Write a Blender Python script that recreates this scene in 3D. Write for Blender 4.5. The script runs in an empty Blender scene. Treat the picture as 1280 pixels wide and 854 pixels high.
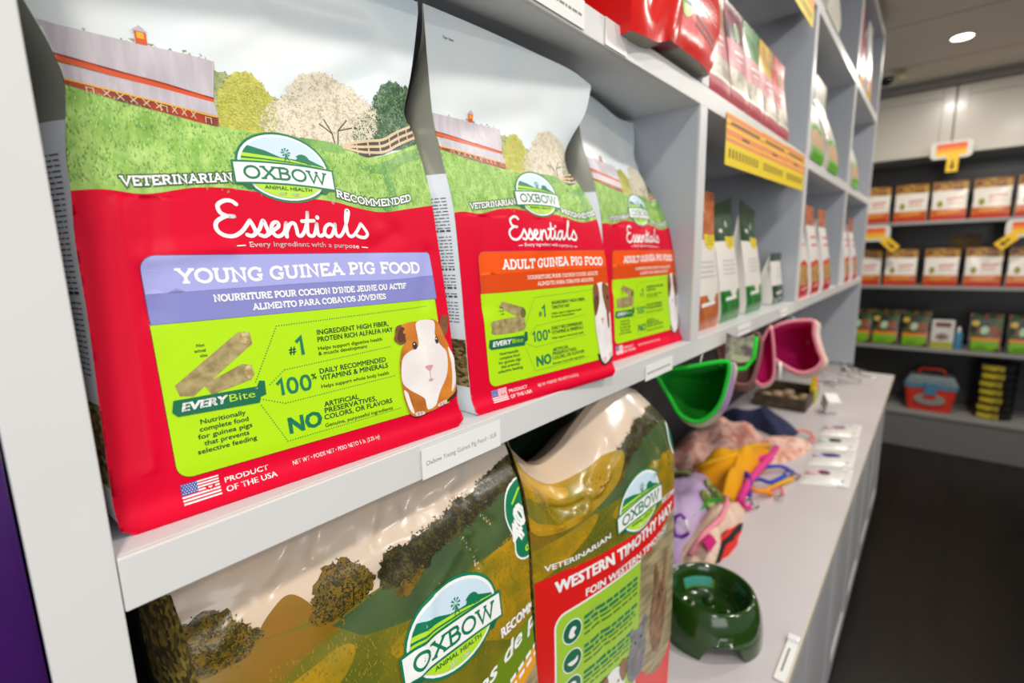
import bpy, bmesh, math, random
from mathutils import Vector, Matrix
from mathutils.geometry import tessellate_polygon
PI = math.pi
sc = bpy.context.scene
col = sc.collection

# ------------------------------------------------------------------ camera, world, lights
cd = bpy.data.cameras.new('camera'); cam = bpy.data.objects.new('camera', cd); col.objects.link(cam)
cd.sensor_width = 36.0; cd.sensor_fit = 'HORIZONTAL'; cd.lens = 611.54 / 1280 * 36.0
cd.clip_start = 0.02; cd.clip_end = 60
_pi, _ya, _ro = math.radians(9.801), math.radians(40.829), math.radians(-1.324)
_f = Vector((-math.sin(_ya) * math.cos(_pi), math.cos(_ya) * math.cos(_pi), -math.sin(_pi)))
_r = _f.cross(Vector((0, 0, 1))).normalized(); _u = _r.cross(_f)
_r2 = _r * math.cos(_ro) + _u * math.sin(_ro); _u2 = _u * math.cos(_ro) - _r * math.sin(_ro)
cam.matrix_world = Matrix(((_r2.x, _u2.x, -_f.x, 0.30), (_r2.y, _u2.y, -_f.y, 0.0), (_r2.z, _u2.z, -_f.z, 0.0), (0, 0, 0, 1)))
cd.dof.use_dof = True; cd.dof.focus_distance = 0.36; cd.dof.aperture_fstop = 4.5
sc.camera = cam

w = bpy.data.worlds.new('shop_air'); sc.world = w; w.use_nodes = True
w.node_tree.nodes['Background'].inputs[0].default_value = (0.93, 0.96, 1.0, 1)
w.node_tree.nodes['Background'].inputs[1].default_value = 0.42
sc.view_settings.view_transform = 'Standard'; sc.view_settings.look = 'None'
sc.view_settings.gamma = 1.0; sc.view_settings.use_curve_mapping = False
sc.view_settings.exposure = -0.25

def area(name, loc, aim, sx, sy, watts, color=(1, 1, 1), shape='RECTANGLE'):
    d = bpy.data.lights.new(name, 'AREA'); d.shape = shape; d.size = sx
    if shape == 'RECTANGLE': d.size_y = sy
    d.energy = watts; d.color = color
    o = bpy.data.objects.new(name, d); col.objects.link(o); o.location = loc
    o.rotation_euler = (Vector(aim) - Vector(loc)).to_track_quat('-Z', 'Y').to_euler()
    return o
area('added_front_light', (1.35, -0.75, 0.10), (0, 0.35, -0.02), 1.2, 1.2, 15.5, (0.97, 0.98, 1.0))  # unseen area light added behind the camera to brighten bag fronts and gussets
for _i, (_x, _y) in enumerate(((0.75, -0.3), (0.8, 1.2), (0.75, 2.5), (1.9, 1.0))):
    area('ceiling_area_light', (_x, _y, 1.10), (_x, _y, -1), 0.16, 0.16, 15, (1.0, 0.95, 0.88), 'DISK')
area('ceiling_area_light', (0.29, 3.80, 1.095), (0.29, 3.8, -1), 0.12, 0.12, 15, (1.0, 0.93, 0.84), 'DISK')
area('ceiling_area_light', (1.4, 3.6, 1.095), (1.4, 3.6, -1), 0.16, 0.16, 18, (1.0, 0.93, 0.84), 'DISK')  # extra light added to lift the far ceiling and cabinets, no fitting there

# ------------------------------------------------------------------ helpers
def lin(h):
    h = h.lstrip('#'); o = []
    for i in (0, 2, 4):
        c = int(h[i:i + 2], 16) / 255
        o.append(c / 12.92 if c <= 0.04045 else ((c + 0.055) / 1.055) ** 2.4)
    return (*o, 1)
_mats = {}
def M(name, c='#ffffff', rough=0.5, metal=0.0, spec=0.5, c2=None, scale=20.0, stretch=(1, 1, 1), lo=0.4, hi=0.6, bump=0.0, bscale=60.0, coat=0.0, emit=None, es=1.0, kind='noise', detail=4.0, c3=None, rot=(0, 0, 0), alpha=1.0, trans=0.0):
    if name in _mats: return _mats[name]
    m = bpy.data.materials.new(name); m.use_nodes = True; nt = m.node_tree; b = nt.nodes['Principled BSDF']
    b.inputs['Base Color'].default_value = lin(c); b.inputs['Roughness'].default_value = rough
    b.inputs['Metallic'].default_value = metal; b.inputs['Specular IOR Level'].default_value = spec
    b.inputs['Coat Weight'].default_value = coat; b.inputs['Alpha'].default_value = alpha
    b.inputs['Transmission Weight'].default_value = trans
    if coat: b.inputs['Coat Roughness'].default_value = 0.15
    if emit:
        b.inputs['Emission Color'].default_value = lin(emit); b.inputs['Emission Strength'].default_value = es
    tc = mp = None
    if c2 or bump:
        tc = nt.nodes.new('ShaderNodeTexCoord'); mp = nt.nodes.new('ShaderNodeMapping')
        mp.inputs['Scale'].default_value = stretch; mp.inputs['Rotation'].default_value = rot
        nt.links.new(tc.outputs['Object'], mp.inputs['Vector'])
    if c2:
        if kind == 'voronoi':
            t = nt.nodes.new('ShaderNodeTexVoronoi'); t.inputs['Scale'].default_value = scale; out = t.outputs['Distance']
        elif kind == 'cells':
            t = nt.nodes.new('ShaderNodeTexVoronoi'); t.inputs['Scale'].default_value = scale
            sx = nt.nodes.new('ShaderNodeSeparateColor'); nt.links.new(t.outputs['Color'], sx.inputs[0]); out = sx.outputs[0]
        elif kind == 'wave':
            t = nt.nodes.new('ShaderNodeTexWave'); t.inputs['Scale'].default_value = scale; t.inputs['Distortion'].default_value = 2.0; out = t.outputs['Fac']
        else:
            t = nt.nodes.new('ShaderNodeTexNoise'); t.inputs['Scale'].default_value = scale; t.inputs['Detail'].default_value = detail; out = t.outputs['Fac']
        nt.links.new(mp.outputs['Vector'], t.inputs['Vector'])
        r = nt.nodes.new('ShaderNodeValToRGB'); r.color_ramp.elements[0].position = lo; r.color_ramp.elements[1].position = hi
        r.color_ramp.elements[0].color = lin(c); r.color_ramp.elements[1].color = lin(c2)
        if c3:
            e = r.color_ramp.elements.new(min(0.99, hi + (1 - hi) * 0.5)); e.color = lin(c3)
        nt.links.new(out, r.inputs['Fac']); nt.links.new(r.outputs['Color'], b.inputs['Base Color'])
    if bump:
        t = nt.nodes.new('ShaderNodeTexNoise'); t.inputs['Scale'].default_value = bscale; t.inputs['Detail'].default_value = 3
        nt.links.new(tc.outputs['Object'], t.inputs['Vector'])
        bp = nt.nodes.new('ShaderNodeBump'); bp.inputs['Strength'].default_value = bump; bp.inputs['Distance'].default_value = 0.004
        nt.links.new(t.outputs['Fac'], bp.inputs['Height']); nt.links.new(bp.outputs['Normal'], b.inputs['Normal'])
    _mats[name] = m
    return m

class MB:
    """collects shapes into ONE mesh"""
    def __init__(s): s.v = []; s.f = []; s.mi = []; s.m = []
    def mat(s, m):
        if m not in s.m: s.m.append(m)
        return s.m.index(m)
    def add(s, vs, fs, m, T=None):
        k = len(s.v); i = s.mat(m)
        for p in vs:
            p = Vector(p)
            if T is not None: p = T @ p
            s.v.append(tuple(p))
        for f in fs: s.f.append([k + a for a in f]); s.mi.append(i)
    def box(s, x0, x1, y0, y1, z0, z1, m, T=None):
        s.add([(x0, y0, z0), (x1, y0, z0), (x1, y1, z0), (x0, y1, z0), (x0, y0, z1), (x1, y0, z1), (x1, y1, z1), (x0, y1, z1)],
              [(0, 3, 2, 1), (4, 5, 6, 7), (0, 1, 5, 4), (1, 2, 6, 5), (2, 3, 7, 6), (3, 0, 4, 7)], m, T)
    def prism(s, poly, d, m, T=None):
        """polygon in local x,y pushed along local z from 0 to d"""
        n = len(poly); vs = [(x, y, 0) for x, y in poly] + [(x, y, d) for x, y in poly]
        tr = tessellate_polygon([[Vector((x, y, 0)) for x, y in poly]])
        fs = [tuple(t) for t in tr] + [tuple(n + a for a in t)[::-1] for t in tr]
        fs += [(i, (i + 1) % n, n + (i + 1) % n, n + i) for i in range(n)]
        s.add(vs, fs, m, T)
    def tube(s, pts, r, m, n=8, closed=False, T=None):
        pts = [Vector(p) for p in pts]; k = len(pts); vs = []; fs = []
        rr = r if isinstance(r, (list, tuple)) else [r] * k
        prev = None
        for i, p in enumerate(pts):
            a = pts[i - 1] if (i or closed) else p; b = pts[(i + 1) % k] if (i < k - 1 or closed) else p
            d = (b - a).normalized()
            if prev is None:
                q = d.orthogonal().normalized()
            else:
                q = (prev - d * prev.dot(d)); q = q.normalized() if q.length > 1e-6 else d.orthogonal().normalized()
            prev = q; t = d.cross(q)
            for j in range(n):
                an = 2 * PI * j / n; vs.append(p + (q * math.cos(an) + t * math.sin(an)) * rr[i])
        for i in range(k if closed else k - 1):
            for j in range(n):
                a = i * n + j; b = i * n + (j + 1) % n; c = ((i + 1) % k) * n + (j + 1) % n; d = ((i + 1) % k) * n + j
                fs.append((a, b, c, d))
        if not closed: fs += [tuple(range(n))[::-1], tuple((k - 1) * n + j for j in range(n))]
        s.add(vs, fs, m, T)
    def lathe(s, prof, m, n=32, T=None, cap=True):
        vs = []; fs = []; k = len(prof)
        for r, z in prof:
            for j in range(n):
                a = 2 * PI * j / n; vs.append((r * math.cos(a), r * math.sin(a), z))
        for i in range(k - 1):
            for j in range(n):
                fs.append((i * n + j, i * n + (j + 1) % n, (i + 1) * n + (j + 1) % n, (i + 1) * n + j))
        if cap: fs += [tuple(range(n))[::-1], tuple((k - 1) * n + j for j in range(n))]
        s.add(vs, fs, m, T)
    def grid(s, fn, nu, nv, m, T=None, flip=False):
        vs = [fn(i / nu, j / nv) for j in range(nv + 1) for i in range(nu + 1)]; fs = []; mm = m if callable(m) else None
        k = len(s.v)
        for p in vs:
            p = Vector(p); s.v.append(tuple(T @ p if T is not None else p))
        for j in range(nv):
            for i in range(nu):
                a = j * (nu + 1) + i; f = (a, a + 1, a + nu + 2, a + nu + 1)
                s.f.append([k + q for q in (f[::-1] if flip else f)])
                s.mi.append(s.mat(mm((i + .5) / nu, (j + .5) / nv) if mm else m))
    def build(s, name, parent=None, smooth=False, bevel=0.0, weld=0.0, angle=0.6, subsurf=0):
        me = bpy.data.meshes.new(name); me.from_pydata(s.v, [], s.f)
        for m in s.m: me.materials.append(m)
        me.polygons.foreach_set('material_index', s.mi); me.update()
        if weld:
            bm = bmesh.new(); bm.from_mesh(me); bmesh.ops.remove_doubles(bm, verts=bm.verts, dist=weld)
            bmesh.ops.recalc_face_normals(bm, faces=bm.faces); bm.to_mesh(me); bm.free()
        if smooth:
            me.polygons.foreach_set('use_smooth', [True] * len(me.polygons))
            if smooth != 'all': me.set_sharp_from_angle(angle=angle)
        o = bpy.data.objects.new(name, me); col.objects.link(o)
        if parent: o.parent = parent
        if bevel:
            b = o.modifiers.new('edge_round', 'BEVEL'); b.width = bevel; b.segments = 2; b.limit_method = 'ANGLE'
        if subsurf:
            b = o.modifiers.new('soft', 'SUBSURF'); b.levels = subsurf; b.render_levels = subsurf
        return o

def tag(o, label, cat, group=None, kind=None):
    o['label'] = label; o['category'] = cat
    if group: o['group'] = group
    if kind: o['kind'] = kind
    return o
def thing(name, label, cat, loc=(0, 0, 0), rz=0.0, group=None):
    o = bpy.data.objects.new(name, None); col.objects.link(o); o.location = loc; o.rotation_euler = (0, 0, rz)
    o.empty_display_size = 0.05
    return tag(o, label, cat, group)
def struct(o):
    o['kind'] = 'structure'; return o
def copy_thing(o, loc, label, rz=None):
    r = o.copy(); col.objects.link(r); r.location = loc; r['label'] = label
    if rz is not None: r.rotation_euler = (0, 0, rz)
    for ch in list(o.children):
        c = ch.copy(); col.objects.link(c); c.parent = r
        for g in list(ch.children):
            d = g.copy(); col.objects.link(d); d.parent = c
    return r

# ------------------------------------------------------------------ flat print artwork (millimetres) that is later wrapped on a film
_textcache = {}
def glyph_tris(s, bold=0.0, shear=0.0):
    k = (s, bold, shear)
    if k in _textcache: return _textcache[k]
    c = bpy.data.curves.new('t', 'FONT'); c.body = s; c.offset = bold; c.shear = shear; c.resolution_u = 2
    o = bpy.data.objects.new('t', c); col.objects.link(o)
    me = o.to_mesh(); me.calc_loop_triangles()
    v = [(p.co.x, p.co.y) for p in me.vertices]; t = [tuple(tt.vertices) for tt in me.loop_triangles]
    o.to_mesh_clear(); bpy.data.objects.remove(o); bpy.data.curves.remove(c)
    x0 = min((p[0] for p in v), default=0); x1 = max((p[0] for p in v), default=1)
    _textcache[k] = (v, t, x0, x1); return _textcache[k]

def ribbon(pts, wd, closed=False):
    """a bent stroke as a list of quads"""
    n = len(pts); out = []; L = []; R = []
    for i in range(n):
        a = pts[i - 1] if (i or closed) else None; b = pts[(i + 1) % n] if (i < n - 1 or closed) else None
        p = pts[i]
        d1 = (p[0] - a[0], p[1] - a[1]) if a else None; d2 = (b[0] - p[0], b[1] - p[1]) if b else None
        def nrm(d):
            l = math.hypot(*d) or 1e-9; return (d[0] / l, d[1] / l)
        d1 = nrm(d1) if d1 else nrm(d2); d2 = nrm(d2) if d2 else d1
        t = (d1[0] + d2[0], d1[1] + d2[1]); l = math.hypot(*t)
        if l < 0.25: t = d2; l = 1.0
        t = (t[0] / l, t[1] / l); nx, ny = -t[1], t[0]
        cs = max(0.55, abs(nx * -d2[1] + ny * d2[0]))
        h = wd / 2 / cs
        L.append((p[0] + nx * h, p[1] + ny * h)); R.append((p[0] - nx * h, p[1] - ny * h))
    for i in range(n if closed else n - 1):
        j = (i + 1) % n; out.append([R[i], R[j], L[j], L[i]])
    return out
def smooth_line(pts, k=5):
    if len(pts) < 3: return pts
    o = []
    for i in range(len(pts) - 1):
        p0 = pts[max(0, i - 1)]; p1 = pts[i]; p2 = pts[i + 1]; p3 = pts[min(len(pts) - 1, i + 2)]
        for j in range(k):
            t = j / k
            o.append(tuple(0.5 * (2 * p1[a] + (p2[a] - p0[a]) * t + (2 * p0[a] - 5 * p1[a] + 4 * p2[a] - p3[a]) * t * t + (3 * p1[a] - p0[a] - 3 * p2[a] + p3[a]) * t ** 3) for a in (0, 1)))
    return o + [pts[-1]]
def smooth_loop(pts, k=4):
    n = len(pts); o = []
    for i in range(n):
        p0, p1, p2, p3 = (pts[(i + a) % n] for a in (-1, 0, 1, 2))
        for j in range(k):
            t = j / k
            o.append(tuple(0.5 * (2 * p1[a] + (p2[a] - p0[a]) * t + (2 * p0[a] - 5 * p1[a] + 4 * p2[a] - p3[a]) * t * t + (3 * p1[a] - p0[a] - 3 * p2[a] + p3[a]) * t ** 3) for a in (0, 1)))
    return o
def arc(cx, cy, rx, ry, a0, a1, n=14):
    return [(cx + rx * math.cos(math.radians(a0 + (a1 - a0) * i / n)), cy + ry * math.sin(math.radians(a0 + (a1 - a0) * i / n))) for i in range(n + 1)]
def oval(cx, cy, rx, ry, n=40): return arc(cx, cy, rx, ry, 0, 360, n)[:-1]
def rrect(x0, y0, x1, y1, r):
    """r = radii bottom-left, bottom-right, top-right, top-left"""
    o = []
    for (cx, cy, a, q) in ((x0, y0, 180, r[0]), (x1, y0, 270, r[1]), (x1, y1, 0, r[2]), (x0, y1, 90, r[3])):
        if q <= 0: o.append((cx, cy)); continue
        ox = cx + q if cx == x0 else cx - q; oy = cy + q if cy == y0 else cy - q
        o += arc(ox, oy, q, q, a, a + 90, 6)
    return o
def ragged(pts, amp, seed, k=6):
    rnd = random.Random(seed); p = smooth_loop(pts, k)
    return [(x + rnd.uniform(-amp, amp), y + rnd.uniform(-amp, amp)) for x, y in p]

# slab-serif capitals as strokes in a unit-high box: (advance, strokes, serifs (x, y, half width))
def _g():
    G = {}
    G['A'] = (.92, [[(.12, 0), (.46, 1), (.80, 0)], [(.24, .32), (.68, .32)]], [(.12, 0, .17), (.80, 0, .17), (.42, 1, .14)])
    G['B'] = (.78, [[(.16, 0), (.16, 1)], [(.16, 1), (.42, 1), (.58, .93), (.62, .77), (.56, .60), (.42, .54), (.16, .54)], [(.42, .54), (.60, .48), (.68, .28), (.60, .07), (.44, 0), (.16, 0)]], [(.1, 0, .1), (.1, 1, .1)])
    G['C'] = (.84, [arc(.46, .5, .37, .5, 48, 315, 16), [(.72, .66), (.72, 1)]], [])
    G['D'] = (.86, [[(.16, 0), (.16, 1)], [(.16, 1), (.42, 1)] + arc(.42, .5, .34, .5, 80, -80, 10) + [(.42, 0), (.16, 0)]], [(.1, 0, .1), (.1, 1, .1)])
    G['E'] = (.76, [[(.16, 0), (.16, 1)], [(.06, 1), (.64, 1), (.64, .78)], [(.06, 0), (.66, 0), (.66, .24)], [(.16, .52), (.50, .52)], [(.48, .40), (.48, .64)]], [])
    G['F'] = (.74, [[(.18, 0), (.18, 1)], [(.06, 1), (.66, 1), (.66, .76)], [(.18, .50), (.52, .50)], [(.50, .38), (.50, .62)]], [(.20, 0, .18)])
    G['G'] = (.90, [arc(.46, .5, .37, .5, 50, 300, 16) + [(.70, .10), (.70, .42)], [(.72, .66), (.72, 1)]], [(.68, .42, .17)])
    G['H'] = (.92, [[(.18, 0), (.18, 1)], [(.74, 0), (.74, 1)], [(.18, .5), (.74, .5)]], [(.18, 0, .16), (.18, 1, .16), (.74, 0, .16), (.74, 1, .16)])
    G['I'] = (.44, [[(.22, 0), (.22, 1)]], [(.22, 0, .18), (.22, 1, .18)])
    G['J'] = (.62, [[(.44, 1), (.44, .22), (.36, .04), (.22, 0), (.08, .08), (.06, .26)]], [(.42, 1, .18)])
    G['L'] = (.72, [[(.18, 0), (.18, 1)], [(.04, 0), (.64, 0), (.64, .28)]], [(.18, 1, .16)])
    G['M'] = (1.06, [[(.18, 0), (.18, 1), (.53, .30), (.88, 1), (.88, 0)]], [(.18, 0, .16), (.12, 1, .12), (.88, 0, .16), (.94, 1, .12)])
    G['N'] = (.94, [[(.18, 0), (.18, 1), (.74, 0), (.74, 1)]], [(.18, 0, .16), (.12, 1, .12), (.74, 1, .17)])
    G['O'] = (.92, [arc(.46, .5, .38, .5, 0, 360, 22)], [])
    G['P'] = (.74, [[(.18, 0), (.18, 1)], [(.18, 1), (.44, 1), (.60, .92), (.66, .74), (.60, .54), (.44, .46), (.18, .46)]], [(.20, 0, .19), (.1, 1, .1)])
    G['R'] = (.84, [[(.18, 0), (.18, 1)], [(.18, 1), (.44, 1), (.60, .92), (.65, .75), (.60, .57), (.44, .50), (.18, .50)], [(.42, .5), (.68, 0)]], [(.18, 0, .16), (.1, 1, .1), (.72, 0, .1)])
    G['S'] = (.70, [[(.58, .76), (.54, .92), (.36, 1), (.18, .94), (.11, .77), (.18, .60), (.36, .52), (.54, .43), (.61, .25), (.54, .07), (.36, 0), (.16, .06), (.10, .24)], [(.58, .72), (.58, .98)], [(.10, .02), (.10, .28)]], [])
    G['T'] = (.76, [[(.38, 0), (.38, 1)], [(.06, .74), (.06, 1), (.70, 1), (.70, .74)]], [(.38, 0, .18)])
    G['U'] = (.90, [[(.18, 1), (.18, .28), (.26, .06), (.45, 0), (.64, .06), (.72, .28), (.72, 1)]], [(.18, 1, .16), (.72, 1, .16)])
    G['V'] = (.90, [[(.12, 1), (.45, 0), (.78, 1)]], [(.12, 1, .15), (.78, 1, .15)])
    G['W'] = (1.22, [[(.12, 1), (.36, 0), (.61, .86), (.86, 0), (1.10, 1)]], [(.12, 1, .15), (.61, 1, .1), (1.10, 1, .13)])
    G['X'] = (.90, [[(.14, 0), (.76, 1)], [(.14, 1), (.76, 0)]], [(.14, 0, .15), (.76, 0, .15), (.14, 1, .15), (.76, 1, .15)])
    G['Y'] = (.88, [[(.12, 1), (.44, .46), (.76, 1)], [(.44, .48), (.44, 0)]], [(.12, 1, .15), (.76, 1, .15), (.44, 0, .17)])
    G["'"] = (.26, [[(.13, 1), (.13, .72)]], []); G[' '] = (.36, [], [])
    G['\u00d3'] = (G['O'][0], G['O'][1] + [[(.42, 1.16), (.58, 1.34)]], [])
    return G
SLAB = _g()

def inside(p, poly):
    c = False; n = len(poly)
    for i in range(n):
        a, b = poly[i], poly[i - 1]
        if (a[1] > p[1]) != (b[1] > p[1]) and p[0] < (b[0] - a[0]) * (p[1] - a[1]) / (b[1] - a[1]) + a[0]: c = not c
    return c

class Art:
    def __init__(s): s.d = {}
    def scatter(s, part, region, n, size, mats, layer, seed, tall=1.0, tilt=6.3, over=0.0):
        """printed leaves or grass: n small darts inside a region"""
        rnd = random.Random(seed); xs = [p[0] for p in region]; ys = [p[1] for p in region]; k = 0; bins = {}
        while k < n:
            x = rnd.uniform(min(xs) - over, max(xs) + over); y = rnd.uniform(min(ys) - over, max(ys) + over)
            if not inside((x, y), region) and not (over and inside((x + rnd.uniform(-over, over), y + rnd.uniform(-over, over)), region)): continue
            k += 1; a = rnd.uniform(-tilt / 2, tilt / 2) + PI / 2; L = size * rnd.uniform(.6, 1.5) * tall; W = size * rnd.uniform(.3, .6)
            dx, dy = math.cos(a), math.sin(a); m = rnd.choice(mats); v, f = bins.setdefault(m, ([], [])); q = len(v)
            v += [(x - dy * W, y + dx * W), (x + dy * W, y - dx * W), (x + dx * L + dy * W * .4, y + dy * L - dx * W * .4), (x + dx * L * 1.1, y + dy * L * 1.1)]
            f += [(q, q + 1, q + 2), (q, q + 2, q + 3)]
        for i, (m, (v, f)) in enumerate(bins.items()): s.d.setdefault(part, []).append((v, f, m, layer + .25 * i))
    def poly(s, part, pts, m, layer):
        tr = tessellate_polygon([[Vector((x, y, 0)) for x, y in pts]])
        s.d.setdefault(part, []).append((list(pts), [tuple(t) for t in tr], m, layer))
    def line(s, part, pts, wd, m, layer, closed=False):
        vs = []; fs = []
        for q in ribbon(pts, wd, closed):
            k = len(vs); vs += q; fs += [(k, k + 1, k + 2), (k, k + 2, k + 3)]
        s.d.setdefault(part, []).append((vs, fs, m, layer))
    def dots(s, part, a, b, m, layer, step=1.7, r=.42):
        n = max(1, int(math.hypot(b[0] - a[0], b[1] - a[1]) / step))
        for i in range(n + 1):
            x = a[0] + (b[0] - a[0]) * i / n; y = a[1] + (b[1] - a[1]) * i / n
            s.poly(part, oval(x, y, r, r, 6), m, layer)
    def text(s, part, t, x, y, h, m, layer, width=None, bold=0.012, shear=0.0, warp=None, align='l', rot=0.0):
        v, tr, x0, x1 = glyph_tris(t, 0.0, shear); k = h / 0.727
        kx = (width / (x1 - x0)) if width else k
        if align == 'c': x -= (x1 - x0) * kx / 2
        c, sn = math.cos(rot), math.sin(rot); vs = []
        for px, py in v:
            a, b = (px - x0) * kx, py * k
            q = (x + a * c - b * sn, y + a * sn + b * c)
            vs.append(warp(*q) if warp else q)
        if bold > 0:
            d = bold * k; c_, s_ = math.cos(rot), math.sin(rot); va = []; ta = []
            for ox, oy in ((-d, -d * .6), (d, -d * .6), (d, d * .6), (-d, d * .6)):
                q = len(va); va += [(p[0] + ox * c_ - oy * s_, p[1] + ox * s_ + oy * c_) for p in vs]; ta += [tuple(a + q for a in f) for f in tr]
            vs, tr = va, ta
        s.d.setdefault(part, []).append((vs, tr, m, layer))
    def slab(s, part, t, x0, x1, y, h, m, layer, th=0.17, warp=None, grow=0.0, upright=1.0):
        adv = sum(SLAB[c][0] for c in t); kx = (x1 - x0) / adv; x = x0; vs = []; fs = []
        tk = th * h
        def put(pts, wd):
            for q in ribbon(pts, wd):
                k = len(vs); vs.extend(q); fs.extend([(k, k + 1, k + 2), (k, k + 2, k + 3)])
        for c in t:
            a, st, se = SLAB[c]
            f = lambda p: (x + p[0] * kx, y + tk / 2 + p[1] * (h - tk))
            for l in st:
                q = [f(p) for p in l]
                put(q, tk + grow)
            for (sx, sy, hw) in se:
                p = f((sx, sy)); put([(p[0] - hw * kx - grow / 2, p[1]), (p[0] + hw * kx + grow / 2, p[1])], tk * .82 + grow)
            x += a * kx
        if warp: vs = [warp(*p) for p in vs]
        s.d.setdefault(part, []).append((vs, fs, m, layer))

def split_tris(vs, fs, mx):
    """halve long edges so that the print follows the curve of the film"""
    vs = list(vs); todo = list(fs); out = []; cache = {}
    while todo:
        a, b, c = todo.pop()
        e = sorted(((math.hypot(vs[p][0] - vs[q][0], vs[p][1] - vs[q][1]), p, q, r) for p, q, r in ((a, b, c), (b, c, a), (c, a, b))), reverse=True)[0]
        if e[0] <= mx: out.append((a, b, c)); continue
        _, p, q, r = e; key = (min(p, q), max(p, q))
        if key not in cache:
            cache[key] = len(vs); vs.append(((vs[p][0] + vs[q][0]) / 2, (vs[p][1] + vs[q][1]) / 2))
        k = cache[key]; todo += [(p, k, r), (k, q, r)]
    return vs, out

def wrap(art, part, fn, mb, mx=5.0, gap=0.09, keep=None):
    for vs, fs, m, layer in art.d.get(part, []):
        v2, f2 = split_tris(vs, fs, mx)
        o = []
        for (x, y), in zip(v2):
            n, u, z = fn(x, y); o.append(((n + gap * layer) / 1000, u / 1000, z / 1000))
        mb.add(o, f2, m)

# ------------------------------------------------------------------ materials
WHITE = M('white_melamine', '#dcdbd8', .38, c2='#d6d5d2', scale=3)
WHITE2 = M('grey_white_melamine', '#c9c9cb', .42)
GREYB = M('grey_back_board', '#3b3c40', .6)
INSIDE = M('grey_inner_melamine', '#b3b7be', .45)
EDGE = M('cream_edge_band', '#d8cfba', .4)
PAPER = M('white_paper', '#efeee9', .6)
INK = M('pale_grey_ink', '#8b8884', .7)
BLACK = M('black_print', '#20262a', .6)

# ------------------------------------------------------------------ the room
FL, CE = -1.47, 1.12
b = MB(); b.box(-2.2, 4.2, -2.6, 5.3, FL - .05, FL, M('dark_wood_floor', '#110d0b', .34, spec=.25, c2='#1c1612', scale=3.0, stretch=(9, .8, 1), lo=.3, hi=.75))
struct(b.build('floor'))
CEIL = M('ceiling_paint', '#e6ddcc', .7)
b = MB(); b.box(-2.2, 4.2, 1.5, 5.3, CE, CE + .05, CEIL)
for i in range(5): b.box(-2.2, 4.2, 1.9 + i * .75, 1.906 + i * .75, CE - .0012, CE, M('ceiling_joint', '#8d877d', .8))
struct(b.build('ceiling'))
b = MB(); b.box(-2.2, 4.2, 5.0, 5.1, FL, CE, M('dark_recess_wall', '#4b4844', .3)); struct(b.build('wall_back'))
b = MB(); b.box(-.46, -.38, -1.2, 3.3, FL, CE, M('wall_paint_left', '#9c9a98', .6)); struct(b.build('wall_left'))

# ------------------------------------------------------------------ the white shelf unit
unit = thing('shelf_unit', 'white melamine shelf unit of open cubes standing on the long counter', 'shelf unit', (0, 0, -.672))
U = Vector((0, 0, .672)); BK = -.34
def up(y0, y1, z0, z1, m=WHITE):
    b = MB(); b.box(BK, -.004, y0, y1, z0 + .672, z1 + .672, INSIDE); b.box(-.004, 0, y0, y1, z0 + .672, z1 + .672, m); return b.build('upright', unit, bevel=.0008)
up(.008, .038, -.672, 1.06)
for k in (1, 2, 3): 
    up(.808 + .8 * (k - 1), .838 + .8 * (k - 1), -.1464, .2268); up(.808 + .8 * (k - 1), .838 + .8 * (k - 1), .2568, .628); up(.808 + .8 * (k - 1), .838 + .8 * (k - 1), .658, 1.03)
up(3.208, 3.238, -.672, 1.06, WHITE2)
for z in (-.1764, .2268, .628, 1.03):
    b = MB(); b.box(BK, -.0045, .0385, 3.2075, z + .672, z + .702, M('grey_shelf_face', '#d6d7da', .4)); b.box(-.0045, -.0005, .0385, 3.2075, z + .672, z + .702, WHITE); b.build('shelf_board', unit, bevel=.0008)
b = MB(); b.box(BK - .012, BK - .0005, .01, 3.236, 0, 1.73, GREYB); b.build('back_panel', unit)

# counter under it
top = MB(); top.box(-.37, .181, -.35, 3.27, -.692, -.6725, M('counter_laminate', '#cfc8c9', .35, c2='#cac3c4', scale=4))
top.box(.181, .1835, -.35, 3.27, -.692, -.6725, EDGE)
tag(top.build('worktop', bevel=.0008), 'long pale grey laminate counter top with cream front edge', 'countertop')
CABM = M('counter_cabinet_white', '#bdbcbd', .4)
cab = None
CABL = ['white base cabinet under the counter nearest the price clip', 'white base cabinet under the clear packets on the counter', 'white base cabinet second from the far end of the counter', 'white base cabinet at the far end of the counter']
for k in range(4):
    y = .0 + k * .815
    if cab is None:
        cab = thing('base_cabinet', CABL[0], 'cabinet', (0, y, FL), 0, 'base cabinets under the counter')
        b = MB(); b.box(-.36, .135, .002, .81, .09, .776, CABM); b.box(-.36, .09, .002, .81, 0, .09, CABM); b.build('carcass', cab)
        for j in (0, 1):
            y0 = .006 + j * .402
            b = MB(); b.box(.136, .154, y0, y0 + .396, .1, .77, CABM)
            for q in ((y0, y0 + .05, .1, .77), (y0 + .346, y0 + .396, .1, .77), (y0 + .05, y0 + .346, .1, .16), (y0 + .05, y0 + .346, .71, .77)):
                b.box(.154, .160, q[0], q[1], q[2], q[3], CABM)
            d = b.build('door', cab, bevel=.001)
    else: copy_thing(cab, (0, y, FL), CABL[k])

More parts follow.
